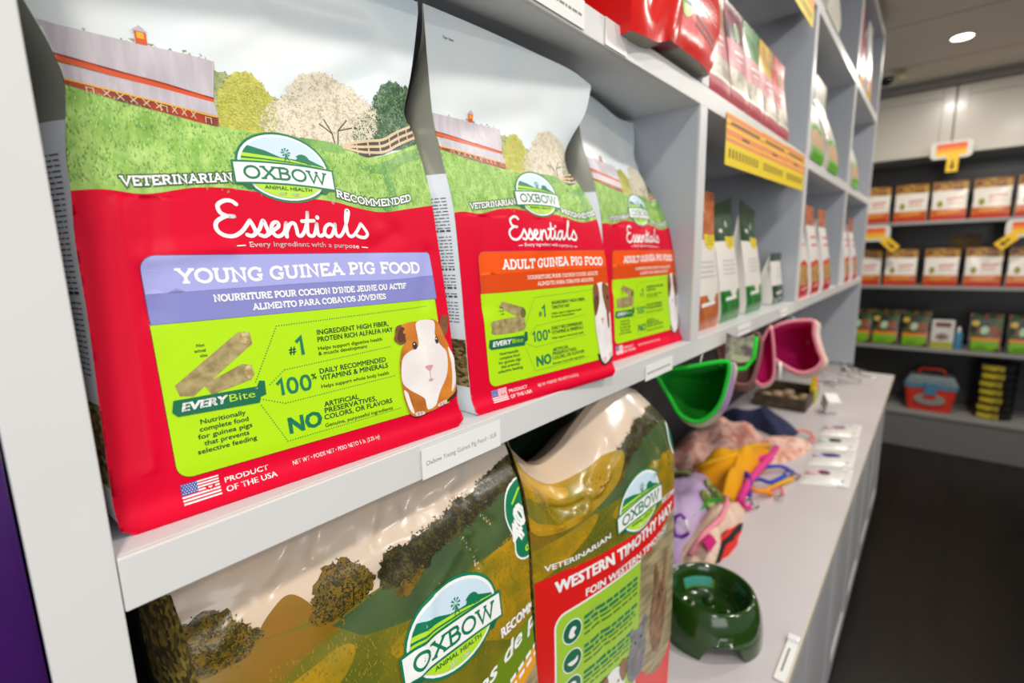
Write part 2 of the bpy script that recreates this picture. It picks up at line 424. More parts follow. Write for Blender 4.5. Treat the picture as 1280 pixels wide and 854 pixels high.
# ------------------------------------------------------------------ far wall: overhead cabinets and shelving
TAUPE = M('overhead_cabinet_paint', '#c2bcb0', .30, coat=.2)
oc = None
for k, x in enumerate((-.36, .30, .96)):
    lb = ['taupe overhead cabinet at the far wall partly behind the tall shelf unit', 'taupe overhead cabinet above the white arrow sign', 'taupe overhead cabinet above the right end of the far shelving'][k]
    if oc is None:
        oc = thing('overhead_cabinet', lb, 'cabinet', (x, 4.6, .62), 0, 'overhead cabinets along the far wall')
        b = MB(); b.box(0, .655, .02, .39, 0, .44, TAUPE); b.build('carcass', oc)
        b = MB(); W_ = .652
        b.box(.003, W_, .008, .019, .004, .436, TAUPE)
        for q in ((.003, .065, .004, .436), (W_ - .062, W_, .004, .436), (.065, W_ - .062, .004, .07), (.065, W_ - .062, .37, .436)):
            b.box(q[0], q[1], -.002, .008, q[2], q[3], TAUPE)
        b.build('door', oc, bevel=.003)
    else: copy_thing(oc, (x, 4.6, .62), lb)
b = MB(); b.box(-.9, 2.6, 4.585, 4.99, 1.062, CE, M('cornice_grey', '#8a857c', .5)); o = b.build('trim_1'); struct(o)  # plain grey cornice band under the ceiling
case = thing('display_shelving', 'dark backed shelving along the far wall stocked with small packs', 'shelving', (0, 4.6, FL))
DK = M('dark_shelf_back', '#34322f', .28)
for z in (.185, -.270, -.718, -1.19):
    b = MB(); b.box(-.9, 2.6, -.02 if z > -1 else -.06, .36, z - .026 - FL, z - FL, M('grey_shelf_board', '#8f8d89', .35)); b.build('shelf_board', case, bevel=.002)
b = MB(); b.box(-.9, 2.6, .36, .385, .1, 2.09, DK); b.build('back_panel', case)
b = MB(); b.box(-.9, 2.6, -.05, -.03, .002, .252, M('grey_kick', '#6f6e6a', .4)); b.build('kick_board', case)
for x in (-.93, 2.6):
    b = MB(); b.box(x, x + .03, -.02, .385, 0, 2.09, WHITE2); b.build('side_panel', case)

# ceiling lamp and camera
lamp = thing('ceiling_light', 'round recessed ceiling light glowing over the far aisle', 'ceiling light', (.29, 3.80, CE))
b = MB(); b.lathe([(.046, -.004), (.058, -.006), (.060, 0), (.046, 0)], M('lamp_ring_white', '#e8e4dc', .4), 32, cap=False); b.build('trim_ring', lamp, smooth=True)
b = MB(); b.lathe([(.0, -.003), (.046, -.003)], M('lamp_glow', '#fff8ea', .5, emit='#fff3df', es=14), 32, cap=False); b.build('lens', lamp)
sec = thing('security_camera', 'small dark dome security camera on the ceiling beside the far shelf top', 'camera', (-.06, 4.20, CE))
b = MB(); b.lathe([(.0, -.032), (.045, -.032), (.05, -.02), (.05, 0), (0, 0)], M('cam_white', '#c9c3b4', .4), 24); b.build('base', sec, smooth=True)
b = MB(); b.lathe([(.0, -.078), (.02, -.074), (.034, -.06), (.038, -.045), (.038, -.032), (0, -.032)], M('cam_dome', '#181614', .08), 24); b.build('dome', sec, smooth=True)
b = MB(); b.box(.06, .10, -.02, .02, -.06, 0, M('cam_beige', '#b8ad84', .5)); b.build('bracket', sec, bevel=.004)

# ------------------------------------------------------------------ filled pouches

def lerp(k,v):
    if v<=k[0][0]: return k[0][1]
    if v>=k[-1][0]: return k[-1][1]
    n=len(k)
    for i in range(n-1):
        if v<=k[i+1][0]:
            x0,y0=k[i];x1,y1=k[i+1];h=x1-x0;t=(v-x0)/h
            m0=(y1-k[i-1][1])/(x1-k[i-1][0]) if i>0 else (y1-y0)/h
            m1=(k[i+2][1]-y0)/(k[i+2][0]-x0) if i+2<n else (y1-y0)/h
            t2=t*t;t3=t2*t
            return (2*t3-3*t2+1)*y0+(t3-2*t2+t)*h*m0+(-2*t3+3*t2)*y1+(t3-t2)*h*m1
class Film:
    """front face of a filled pouch, millimetres: u across, v up, n outwards"""
    def __init__(s,o,ang,H,L,R,n,twist=0,pinch=(0,0,225,40),crown=0,top=None,folds=(),bot=None):
        s.o=o;s.ang=ang;s.H=H;s.L=L;s.R=R;s.n=n;s.twist=twist;s.pinch=pinch;s.crown=crown;s.top=top;s.folds=folds;s.bot=bot
    def side(s,u,v):
        l=lerp(s.L,v);r=lerp(s.R,v);return max(-1,min(1,(2*u-l-r)/(r-l)))
    def at(s,u,v):
        l=lerp(s.L,v);r=lerp(s.R,v);u=max(l,min(r,u));q=(2*u-l-r)/(r-l)
        n=lerp(s.n,v)*(1-s.twist*(q+1)/2)
        pl,pr,pv,ps=s.pinch
        n-=(pl if q<0 else pr)*math.exp(-((v-pv)/ps)**2)*abs(q)**5
        n+=s.crown*(1-q*q)*math.sin(math.pi*min(1,max(0,v/s.H)))
        for fu,fv,du,dv,d,w in s.folds:   # a soft crease along a short segment
            t=((u-fu)*du+(v-fv)*dv)/(du*du+dv*dv);t=max(0,min(1,t))
            dd=((u-fu-t*du)**2+(v-fv-t*dv)**2)/(w*w)
            if dd<9:n+=d*math.exp(-dd)
        z=v
        if s.top: z=v+lerp(s.top,q)*max(0,(v/s.H-.62)/.38)**1.5
        if s.bot: z+=lerp(s.bot,q)*max(0,1-v/70)**1.5
        return n,u,z
    def world(s,u,v):
        n,x,z=s.at(u,v);c,sn=math.cos(s.ang),math.sin(s.ang)
        return (s.o[0]+(n*c+x*sn)/1000,s.o[1]+(-n*sn+x*c)/1000,s.o[2]+z/1000)


def pouch(film, name, label, cat, T, art, base, gus, group=None, nu=70, nv=100, fold=12, partnames=(), mx=5.0, backm=None, gusart=None, gap=.13, prof=None):
    """T: depth knots (mm); base: material of the printed front; gus(v): material of the side; art: Art"""
    root = thing(name, label, cat, film.o, -film.ang, group)
    P = lambda n, u, z: (n / 1000, u / 1000, z / 1000)
    def front(i, j):
        v = j * film.H; l, r = lerp(film.L, v), lerp(film.R, v); return P(*film.at(l + (r - l) * i, v))
    fb = MB(); fb.grid(front, nu, nv, base)
    if art: wrap(art, 'front_panel', film.at, fb, mx, gap)
    fo = fb.build('front_panel', root, smooth='all')
    def side(sgn):
        def g(i, j):
            v = j * film.H; e = lerp(film.L, v) if sgn < 0 else lerp(film.R, v); n, u, z = film.at(e, v); t = lerp(T, v)
            inn = (1 - abs(2 * i - 1) ** 1.6) * (lerp(prof, j) if prof else fold * lerp([(0, -.25), (.35, -.3), (.6, .15), (.8, 1), (1, 1.6)], j))
            return P(n - t * i, u - sgn * inn * min(1, t / 25), z)
        return g
    for sgn in (-1, 1):
        gb = MB(); gb.grid(side(sgn), 8, 40, gus, flip=sgn < 0)
        go = gb.build('side_gusset', root, smooth='all')
        if gusart and 'gusset_print' in gusart.d:
            def gs(x, y, sgn=sgn):
                v = max(0, min(film.H, y)); t = max(3, lerp(T, v)); i = max(0, min(1, x / t))
                p = side(sgn)(i, v / film.H); return p[0] * 1000, p[1] * 1000 + sgn * .3, p[2] * 1000
            pb = MB(); wrap(gusart, 'gusset_print', gs, pb, 12, 0); pb.build('fine_print', go)
    def back(i, j):
        v = j * film.H; l, r = lerp(film.L, v), lerp(film.R, v); n, u, z = film.at(l + (r - l) * i, v); return P(n - lerp(T, v), u, z)
    bb = MB(); bm_ = backm or (base if not callable(base) else PAPER); bb.grid(back, 16, 40, bm_, flip=True)
    def cap(vv):
        def c(i, j):
            l, r = lerp(film.L, vv), lerp(film.R, vv); n, u, z = film.at(l + (r - l) * i, vv); return P(n - lerp(T, vv) * j, u, z)
        return c
    bb.grid(cap(0), 16, 2, bm_); bb.grid(cap(film.H), 16, 1, bm_)
    bb.build('back_panel', root, smooth='all')
    if art:
        for p in art.d:
            if p in ('front_panel', 'gusset_print'): continue
            pb = MB(); wrap(art, p, film.at, pb, mx, gap); pb.build(p, fo, smooth='all')
    return root

# print colours
RED = M('print_red', '#dc002e', .46, spec=.14, bump=.12, bscale=55)
LIME = M('print_lime', '#b3e312', .42, spec=.22, bump=.08, bscale=55)
PWHT = M('print_white', '#f6f5f2', .4)
SKYP = M('print_sky', '#eef2f0', .34, c2='#dcecf2', scale=9, lo=.42, hi=.72, bump=.10, bscale=40)
GRASS = M('print_grass', '#86b74b', .42, spec=.25, c2='#b9da78', scale=150, stretch=(1, 1, .45), lo=.32, hi=.66, rot=(.35, 0, 0), bump=.08, bscale=50)
GRASSD = M('print_grass_deep', '#5f9a45', .4, c2='#86b85a', scale=150, stretch=(1, 1, .45), rot=(.35, 0, 0))
ROOF = M('print_roof', '#cfc6cb', .38, c2='#c3b9c0', scale=260, stretch=(1, 1, .08))
BARN = M('print_barn_red', '#b93a17', .4, c2='#7a2b1d', scale=90)
BARNO = M('print_barn_orange', '#e0541c', .4)
TRIMY = M('print_barn_yellow', '#f0b02e', .4)
TREEY = M('print_tree_yellow', '#b9b840', .4, c2='#d6cf5c', scale=170, lo=.35, hi=.65)
TREEO = M('print_tree_olive', '#8d9a5c', .4, c2='#b8ba83', scale=190)
BLOS = M('print_blossom', '#e6dcc3', .4, c2='#b8a88c', scale=210, lo=.50, hi=.70)
EVER = M('print_evergreen', '#35603c', .4, c2='#7c9c6b', scale=190, lo=.45, hi=.7)
TWIG = M('print_bark', '#5d4a3a', .5)
FENCE = M('print_fence', '#dfc39e', .4); FSHD = M('print_fence_gap', '#4c4a3a', .5)
OXG = M('logo_green', '#0d7a52', .38); OXD = M('logo_dark_green', '#0c6a46', .38); OXS = M('logo_sky', '#cfe4f0', .38); OXL = M('logo_lime', '#b6e22e', .38)
INKG = M('ink_green', '#0e5a41', .42); INKD = M('ink_grass_outline', '#2f5a35', .42)

def clip(poly, conv):
    out = list(poly); n = len(conv)
    for i in range(n):
        a, c = conv[i], conv[(i + 1) % n]; inp, out = out, []
        ins = lambda p: (c[0] - a[0]) * (p[1] - a[1]) - (c[1] - a[1]) * (p[0] - a[0]) >= 0
        for j in range(len(inp)):
            p, q = inp[j - 1], inp[j]; ip, iq = ins(p), ins(q)
            if ip != iq:
                d1 = (c[0] - a[0]) * (p[1] - a[1]) - (c[1] - a[1]) * (p[0] - a[0]); d2 = (c[0] - a[0]) * (q[1] - a[1]) - (c[1] - a[1]) * (q[0] - a[0])
                t = d1 / (d1 - d2); out.append((p[0] + (q[0] - p[0]) * t, p[1] + (q[1] - p[1]) * t))
            if iq: out.append(q)
        if not out: return []
    return out

def logo(A, part, cx, cy, kx, ky, L, small=True):
    f = lambda p: (cx + p[0] * kx, cy + p[1] * ky)
    P = lambda pts, m, l: len(pts) > 2 and A.poly(part, [f(p) for p in pts], m, L + l)
    arch = lambda x: 1.6 * (1 - (x / 33) ** 2)
    xs = [-33 + 66 * i / 16 for i in range(17)]
    rib = lambda e: [(x * (1 + e / 33), -12.4 - e + arch(x)) for x in xs] + [(x * (1 + e / 33), .4 + e + arch(x)) for x in xs[::-1]]
    P(oval(0, 0, 31.5, 24), OXG, 0); P(oval(0, 0, 30, 22.4), PWHT, 1)
    inn = oval(0, 0, 28.2, 20.8)
    P(inn, OXS, 2)
    P(clip([(-29, 10), (-22, 12.5), (-12, 10.5), (-2, 7), (8, 6.5), (18, 7.5), (29, 3), (29, -8), (-29, -8)], inn), OXG, 3)
    for q in ([(-29, 5.5), (-18, 5.2), (4, 4.0), (28, .6), (28, .2), (4, 2.6), (-16, 3), (-29, 3)], [(-29, 1.6), (-14, 2), (6, 1.6), (28, -.2), (28, -.6), (8, .1), (-10, -.8), (-29, -2)],
              [(-13, -2.4), (6, -1.0), (28, -.9), (28, -1.3), (10, -2.2), (0, -3)], [(5, -3), (16, -1.7), (28, -1.6), (28, -2), (18, -2.6), (12, -3.4)], [(17, -3.2), (22, -2.4), (28, -2.2), (28, -2.8), (22, -3.4)]):
        P(clip([(x_, y_ + 2) for x_, y_ in q], inn), OXL, 4)
    P(clip([(-29, -10), (29, -10), (29, -21), (-29, -21)], inn), OXL, 4)
    P(smooth_loop([(9, 5.5), (9.6, 8), (8.6, 8.5), (11, 10.2), (14, 10.6), (16.5, 9.4), (18, 7), (18.6, 3.5)], 3), OXG, 4)
    for a in range(8):
        an = a * PI / 4; P([(2 + .5 * math.cos(an), 10.6 + .5 * math.sin(an)), (2 + 3.2 * math.cos(an - .16), 10.6 + 3.2 * math.sin(an - .16)), (2 + 3.2 * math.cos(an + .24), 10.6 + 3.2 * math.sin(an + .24))], OXG, 4)
    for l in ([(2, 10), (.4, 4)], [(2, 10), (4.2, 4)], [(1.2, 7.4), (3.8, 5.2)], [(3, 7.4), (.8, 5.2)]):
        A.line(part, [f(p) for p in l], .55 * kx, OXG, L + 4)
    for sg in (-1, 1): P([(sg * 24.5, -12), (sg * 31, -12.2), (sg * 26, -16.6), (sg * 22, -15)][::sg], OXD, 4)
    P(rib(1.3), OXG, 5); P(rib(0), PWHT, 6)
    wp = lambda x, y: (x, y + arch((x - cx) / kx) * ky)
    A.slab(part, 'OXBOW', cx - 28 * kx, cx + 28.5 * kx, cy - 10.6 * ky, 9.2 * ky, OXG, L + 7, th=.17, warp=wp)
    if small:
        A.text(part, 'ANIMAL HEALTH', cx, cy - 15.4 * ky, 2.5 * ky, OXD, L + 7, width=32 * kx, align='c')
        A.text(part, 'EST. 1980', cx, cy - 19.2 * ky, 2.2 * ky, PWHT, L + 7, width=14 * kx, align='c')

ESS = [[(-33.5, 20.5), (-36, 22.4), (-40, 22.4), (-44.3, 19.4), (-43.6, 14.8), (-39.5, 12.7), (-36, 12.6)], [(-36, 12.6), (-41, 12.4), (-46.4, 9), (-47.4, 4.4), (-44, .6), (-38.5, 0), (-33.5, 2.6), (-29.5, 7), (-27, 10.4)],
       [(-27, 10.4), (-25.4, 6.6), (-24.6, 2.6), (-27, .3), (-30, 1)], [(-25, 1.4), (-21.8, 5), (-18.8, 10.4), (-17.2, 6), (-16.6, 2.4), (-19, .2), (-22, 1)], [(-17, 1.2), (-13, 4.2), (-9.4, 7), (-9.6, 9.4), (-12, 9.4), (-14.2, 6), (-13, 1.6), (-10, .3), (-6, 3.2), (-4, 9.4)],
       [(-4, 9.4), (-4.9, 0)], [(-4.7, 3), (-1.4, 8.6), (1.6, 9.2), (2.6, 5.2), (2.8, 1.6), (5, .8), (8, 4.2), (10.8, 11), (12, 17.2)], [(12, 17.2), (10.2, 6), (10.4, 1.8), (12.8, .7), (15, 2.5), (17.6, 9.4)], [(7.2, 11), (15.8, 11.6)],
       [(17.6, 9.4), (17.2, 4), (18, 1.2), (20, 1.1), (22.4, 3)], [(30, 8.2), (27.2, 9.5), (23.8, 7.4), (22.4, 3.2), (24.4, .5), (27.4, 1.5), (30, 6), (31.2, 9.6)], [(31.2, 9.6), (30.6, 4), (31.6, 1.2), (34, 1.1), (37.2, 4.6), (41.2, 12.6), (43.4, 19), (41.8, 19.8), (40.2, 12.6), (40, 4), (41.8, 1), (44.6, 1.6), (48.6, 5.6), (52, 10.6)],
       [(52, 10.6), (54.6, 6.8), (56.4, 3), (54.2, .3), (50.2, .3), (47.6, 1.5)]]

def hamster_free_cavy(A, part, kind, L):
    OR = M('cavy_ginger', '#d98324', .45, c2='#a8591a', scale=45, lo=.4, hi=.75); WH = M('cavy_white', '#f4efe9', .45, c2='#e9dfdc', scale=30)
    BR = M('cavy_brown', '#6b3d22', .45, c2='#8a5430', scale=60); DKB = M('cavy_dark', '#3a2620', .5); PK = M('cavy_pink', '#d79aa0', .45); PKL = M('cavy_pale_pink', '#e6c6c0', .45)
    S = lambda pts, m, l, k=4: A.poly(part, smooth_loop(pts, k), m, L + l)
    if kind == 'young':
        S([(68.7, 42.6), (70.3, 25.4), (75.4, 17.8), (84.9, 18), (104, 22), (119.5, 27), (121, 36), (111.5, 30), (100.2, 24), (80, 23)], DKB, 0)
        S([(67.6, 86.4), (69.3, 92), (73.3, 94), (79, 92.1), (79.2, 86.2), (76.9, 80.1), (72, 78.2), (68, 80.6), (66.3, 83.4)], BR, 1)
        S([(111.9, 87.6), (114.1, 94.9), (118.1, 98), (121.8, 96.2), (121.4, 89.3), (118.8, 82.6), (114.7, 79.3), (111.8, 82.1)], BR, 1)
        S([(74.7, 93.2), (89.6, 95.2), (108.9, 94.1), (115.5, 78.9), (119.2, 70.1), (122.4, 58.4), (121.9, 45.8), (119.5, 32.1), (111.5, 26.8), (100.2, 21), (85, 19.2), (75.5, 18.9), (70.1, 24.1), (67.4, 35.2), (67, 45.6), (67.3, 58.4), (69.7, 69.5), (73.2, 76.7), (77.1, 81.3)], OR, 2)
        S([(89.5, 94.8), (106.4, 94), (105.8, 81.5), (110.1, 72.7), (115, 66.5), (114.8, 55.4), (111.2, 45), (103.5, 35.4), (99.8, 29.3), (96.3, 23.3), (88.7, 21.7), (87, 26.8), (85.6, 32.5), (73.1, 41.7), (67.7, 49.3), (68.9, 60.7), (71.7, 67.9), (78.5, 72), (87.5, 74.6), (88.3, 83.8)], WH, 3)
        S([(117.5, 70.3), (122.7, 59.7), (122.4, 48.5), (120.1, 37.6), (115, 31.5), (117.6, 43.8), (118.6, 56.2)], WH, 3)
        S([(67.8, 41.5), (70.5, 26.7), (75.1, 21.6), (72.8, 31.4), (71.2, 39.5)], WH, 3)
        S([(76, 22.1), (83.8, 21.5), (84.9, 18.9), (77, 18.9)], PKL, 4); S([(98.9, 24), (107.6, 26), (108.1, 23), (100.2, 21.5)], PKL, 4)
        for x in (78.6, 81.4): A.line(part, [(x, 21.6), (x + .2, 19)], .5, DKB, L + 5)
        for x in (101.6, 104.6): A.line(part, [(x, 24.6), (x + .4, 22.2)], .5, DKB, L + 5)
        for (x, y, a, c) in ((84.3, 76, 2.5, 3.4), (106.8, 77.4, 1.8, 3.2)):
            A.poly(part, oval(x, y, a, c, 16), M('cavy_eye_rim', '#7a5a3c', .4), L + 4); A.poly(part, oval(x, y, a * .75, c * .82, 16), BLACK, L + 5); A.poly(part, oval(x - .5, y + 1.2, .6, .7, 8), PWHT, L + 6)
        S([(91.3, 57.4), (95.4, 58), (99.3, 57.2), (97.6, 54.6), (95.5, 53), (93.2, 54.4)], PK, 4); A.line(part, [(95.4, 53), (95, 46.5)], .7, PK, L + 4); S([(92.6, 45.6), (95, 46.8), (97.8, 45.8), (95.2, 44.2)], PK, 4)
        S([(74, 92), (77.4, 90.4), (77.6, 86), (75.6, 81.6), (71, 80.2), (69.4, 85)], M('cavy_ear_inner', '#5a2f20', .5), 2, 3)
    else:
        S([(82, 30), (85, 20), (92, 14), (104, 16), (118, 26), (121, 40), (110, 30), (98, 20)], DKB, 0)
        S([(80, 108), (90, 113), (102, 113), (112, 106), (116, 86), (121, 70), (122.5, 50), (119, 32), (108, 22), (96, 16), (88, 22), (84, 40), (81, 60), (80, 85)], WH, 1)
        S([(80, 108), (88, 112.5), (91, 104), (91, 92), (86, 80), (80.5, 76)], BR, 2); S([(100, 113), (112, 106), (115.5, 88), (113, 78), (106, 76), (100.5, 90), (98, 102)], BR, 2)
        S([(119.5, 70), (122.4, 50), (119, 32), (111, 25), (114, 40), (117, 55)], BR, 2); S([(104.5, 78), (108.5, 78), (109, 62), (106, 58)], BR, 2)
        for (x, y) in ((85.6, 96), (107.6, 95)): A.poly(part, oval(x, y, 1.8, 2.6, 12), BLACK, L + 3)
        S([(92, 70), (95, 71.5), (98, 70), (96, 67), (95, 62), (94, 67)], PK, 2, 3); S([(90, 22), (97, 24), (98, 18), (93, 16)], PKL, 2); S([(104, 26), (109, 28), (110, 23), (105, 21)], PKL, 2)

def art_essentials(kind):
    A = Art(); F = 'front_panel'
    # meadow and farm
    A.poly(F, ragged([(-40, 230), (-40, 264), (-24, 268), (-10, 262), (5, 258), (14, 250), (20, 236), (20, 226)], 1.2, 3), TREEO, 1)
    A.poly(F, ragged([(-124, 240), (-124, 262), (-112, 262), (-100, 252), (-100, 240)], 1.2, 4), TREEY, 1)
    A.poly(F, ragged([(-31, 232), (-32, 250), (-26, 262), (-19, 269), (-11, 272), (-3, 266), (3, 257), (5, 244), (2, 232)], 1.0, 5), TREEY, 2)
    A.poly(F, ragged([(60, 235), (66, 258), (76, 262), (84, 275), (95, 289), (108, 290), (126, 282), (126, 240), (90, 236)], 1.6, 6), EVER, 2)
    A.poly(F, ragged([(-4, 235), (-6, 244), (4, 256), (12, 262), (20, 274), (34, 281), (46, 282), (60, 278), (74, 271), (83, 262), (80, 246), (72, 236), (50, 231), (20, 233)], 2.0, 7, 8), BLOS, 3)
    for l in ([(44, 231), (43, 240), (38, 250)], [(46, 231), (48, 243), (56, 252)], [(43, 240), (34, 246)], [(48, 243), (60, 247)]): A.line(F, l, .9, TWIG, 4)
    A.poly(F, smooth_line([(-140, 252), (-107, 246.5), (-70, 240), (-34, 233.5), (0, 232), (48, 231), (70, 226), (92, 232), (126, 246)], 5) + [(150, 246), (150, 170), (-140, 170)], GRASS, 5)
    A.poly(F, smooth_loop([(14, 233), (40, 233.5), (52, 230), (46, 226), (28, 228)], 4), GRASSD, 6)
    A.poly(F, smooth_loop([(60, 218), (80, 222), (104, 234), (128, 242), (128, 234), (104, 226), (84, 214)], 4), GRASSD, 6)
    A.poly(F, smooth_loop([(76, 186), (82, 200), (80, 214), (86, 216), (90, 200), (88, 184)], 4), GRASSD, 6)
    A.poly(F, [(52, 231), (70, 226), (84, 230), (104, 240), (124, 250), (124, 261), (104, 253), (88, 243), (68, 238)], FSHD, 6)
    for d in (0, 1, 2):
        A.line(F, smooth_line([(49, 231.5 - d * .2), (60, 236 - d * 3), (72, 239 - d * 4.4), (86, 242 - d * 4.8), (102, 251 - d * 5), (124, 261 - d * 5)], 4), 2.0, FENCE, 7)
    for x, y in ((62, 233.5), (72, 234), (82, 236), (92, 240), (102, 245.5), (112, 250.5), (121, 254)): A.line(F, [(x, y - 6), (x, y + 5)], 1.2, FENCE, 7)
    A.poly(F, [(-125, 277), (-104.6, 274.9), (-31, 273.1), (-33.9, 250.8), (-80, 256.5), (-125, 262.5)], ROOF, 6)
    A.poly(F, [(-125, 262.5), (-80, 256.5), (-33.9, 250.8), (-34.2, 247.6), (-80, 252.6), (-125, 258.5)], BARNO, 6); A.line(F, [(-125, 262), (-80, 256), (-34, 250.4)], .9, BARN, 7)
    A.poly(F, [(-125, 257), (-80, 252.4), (-34.3, 247.9), (-32.6, 239.6), (-80, 244.4), (-125, 249.6)], ROOF, 7)
    A.poly(F, [(-125, 249.6), (-80, 244.4), (-32.8, 239.6), (-33.6, 233), (-80, 238.6), (-125, 248)], BARN, 6)
    A.line(F, [(-125, 249.2), (-80, 244), (-33, 239)], 1.0, TRIMY, 8)
    for x in (-90, -84, -78, -72, -66): A.line(F, [(x, 244.6 - (x + 90) * .11), (x + 3.2, 240.6 - (x + 90) * .11)], .55, FENCE, 8); A.line(F, [(x + 3.2, 244.2 - (x + 90) * .11), (x, 241 - (x + 90) * .11)], .55, FENCE, 8)
    for x in (-58, -53, -48): A.line(F, [(x, 241.6 - (x + 58) * .1), (x + 2.6, 237 - (x + 58) * .1)], .55, FENCE, 8); A.line(F, [(x + 2.6, 241 - (x + 58) * .1), (x, 237.4 - (x + 58) * .1)], .55, FENCE, 8)
    for x in (-97, -63.5, -40): 
        y = 240.2 - (x + 90) * .11; A.line(F, [(x, y), (x, y + 3.4), (x + 3, y + 3.2), (x + 3, y - .2)], .5, FENCE, 8)
    A.poly(F, [(-71, 274), (-65.4, 274), (-65.4, 281), (-71, 281)], BARNO, 8); A.poly(F, [(-70, 277), (-66.4, 277), (-66.4, 280.6), (-70, 280.6)], TRIMY, 9); A.poly(F, [(-72.4, 281), (-64.2, 281), (-68.2, 284.6)], ROOF, 9)
    BLm = [M('blossom_leaf_a', '#f2ead6', .45), M('blossom_leaf_b', '#d8cab0', .45), M('blossom_leaf_c', '#b9a98c', .45), M('blossom_leaf_d', '#efe3cd', .45)]
    A.scatter(F, [(-4, 235), (-6, 246), (4, 257), (14, 264), (22, 275), (36, 282), (50, 282), (62, 278), (76, 271), (84, 262), (80, 246), (72, 236), (50, 231), (20, 233)], 1700, 1.0, BLm, 3.1, 21, over=3)
    for l in ([(44, 231), (43, 240), (38, 250)], [(46, 231), (48, 243), (56, 252)]): A.line(F, l, .7, TWIG, 4.4)
    A.scatter(F, [(60, 238), (66, 258), (76, 262), (84, 275), (95, 289), (108, 290), (122, 282), (122, 242), (90, 238)], 800, 1.1, [M('leaf_green_a', '#2f5636', .45), M('leaf_green_b', '#5f8c58', .45), M('leaf_green_c', '#9db59a', .45), M('leaf_green_d', '#26432c', .45)], 4.2, 22, over=2)
    A.scatter(F, [(-31, 234), (-32, 250), (-26, 262), (-19, 269), (-11, 272), (-3, 266), (3, 257), (5, 244), (2, 234)], 800, 1.0, [M('leaf_yellow_a', '#c4c652', .45), M('leaf_yellow_b', '#adb046', .45), M('leaf_yellow_c', '#d3d27a', .45)], 4.2, 23, over=2)
    A.scatter(F, [(-40, 240), (-40, 264), (-24, 269), (-10, 264), (5, 260), (14, 252), (22, 238)], 260, 1.0, [M('leaf_olive_a', '#7d8a56', .45), M('leaf_olive_b', '#a8ad80', .45)], 1.4, 24, over=2)
    A.scatter(F, [(-100, 275), (-31, 273), (-40, 270), (-100, 272)], 60, 1.6, [M('leaf_olive_b', ''), M('leaf_olive_a', '')], 1.4, 27, over=3)
    A.scatter(F, [(-125, 246), (-107, 244), (-70, 237), (-34, 231), (0, 229), (48, 228), (70, 222), (92, 228), (126, 240), (126, 190), (-125, 190)], 3600, .75, [M('blade_a', '#bfe085', .45), M('blade_b', '#7fb24e', .45), M('blade_c', '#90c257', .45), M('blade_d', '#8dbd6c', .45), M('blade_e', '#689c48', .45)], 6.1, 25, tall=2.2, tilt=.9)
    # red field
    A.poly(F, [(-140, -2), (140, -2), (140, 193)] + smooth_line([(122, 191.2), (99.2, 187.4), (76.1, 183.7), (55.6, 185.2), (36.9, 189), (18.9, 190.5), (-23.1, 193), (-37.1, 193.8), (-55, 192.4), (-72, 188.3), (-83.6, 187), (-97.8, 188.2), (-112.6, 186.3)], 4) + [(-140, 186.3)], RED, 7)
    # lettering over the meadow
    wv = lambda x, y: (x, y + 7.4 * max(0, (x + 90) / 58) ** 1.1)
    wr = lambda x, y: (x, y - 5.6 * math.sin(PI * min(1, max(0, (x - 37) / 66))) + 1.0 * (x - 37) / 66)
    for g, m, l in ((1.5, INKD, 8), (0, PWHT, 9)):
        A.slab(F, 'VETERINARIAN', -90, -31, 190.6, 6.0, m, l, th=.2, warp=wv, grow=g)
        A.slab(F, 'RECOMMENDED', 37.5, 103, 193.0, 6.0, m, l, th=.2, warp=wr, grow=g)
    logo(A, 'brand_badge', 3.4, 210.6, 1.0, 1.0, 9)
    A.text('brand_badge', '\u00ae', 33, 187.5, 2.2, PWHT, 9)
    for st in ESS:
        q = smooth_line(st, 6); q = [(x + 1.5, y + 163.6 - .4) for x, y in q]
        A.line('product_title', q, 2.5, PWHT, 9)
        for e in (q[0], q[-1]): A.poly('product_title', oval(e[0], e[1], 1.25, 1.25, 12), PWHT, 9)
    A.poly('product_title', oval(20.2, 177.2, 1.5, 1.6, 12), PWHT, 9)
    wt = lambda x, y: (x, y + 1.3 * (1 - ((x - 10) / 48) ** 2) - .8 * (x - 10) / 48)
    A.text('product_title', 'Every ingredient with a purpose', -28, 155.2, 3.5, PWHT, 9, width=77, bold=.012, warp=wt)
    A.line('product_title', [(-36, 157), (-30.5, 157.4)], .7, PWHT, 9); A.line('product_title', [(51.5, 156), (57, 155.6)], .7, PWHT, 9)
    # name banner
    yb = kind == 'young'
    B1_ = M('banner_lavender', '#a9abe4', .42, spec=.22) if yb else M('banner_orange', '#f4560a', .42, spec=.22)
    B2_ = M('banner_lavender_deep', '#8688c6', .42, spec=.22) if yb else M('banner_orange_deep', '#dc4a0a', .42, spec=.22)
    KEY = M('print_keyline', '#4a4a72' if yb else '#7d3010', .4); KEY2 = M('print_keyline_red', '#7a1420', .4)
    A.poly('name_banner', rrect(-88.6, 111.8, 113.8, 151.8, (0, 0, 3, 8.4)), KEY, 10)
    A.poly('name_banner', rrect(-88.2, 112, 113.4, 151.4, (0, 0, 3, 8)), B2_, 11)
    A.poly('name_banner', smooth_line([(-88.2, 129.3), (-40, 130.4), (20, 131.2), (70, 130.2), (113.4, 132)], 4) + rrect(-88.2, 130, 113.4, 151.4, (0, 0, 3, 8))[2:], B1_, 12)
    ww = lambda x, y: (x, y + .7 * math.sin(x / 24))
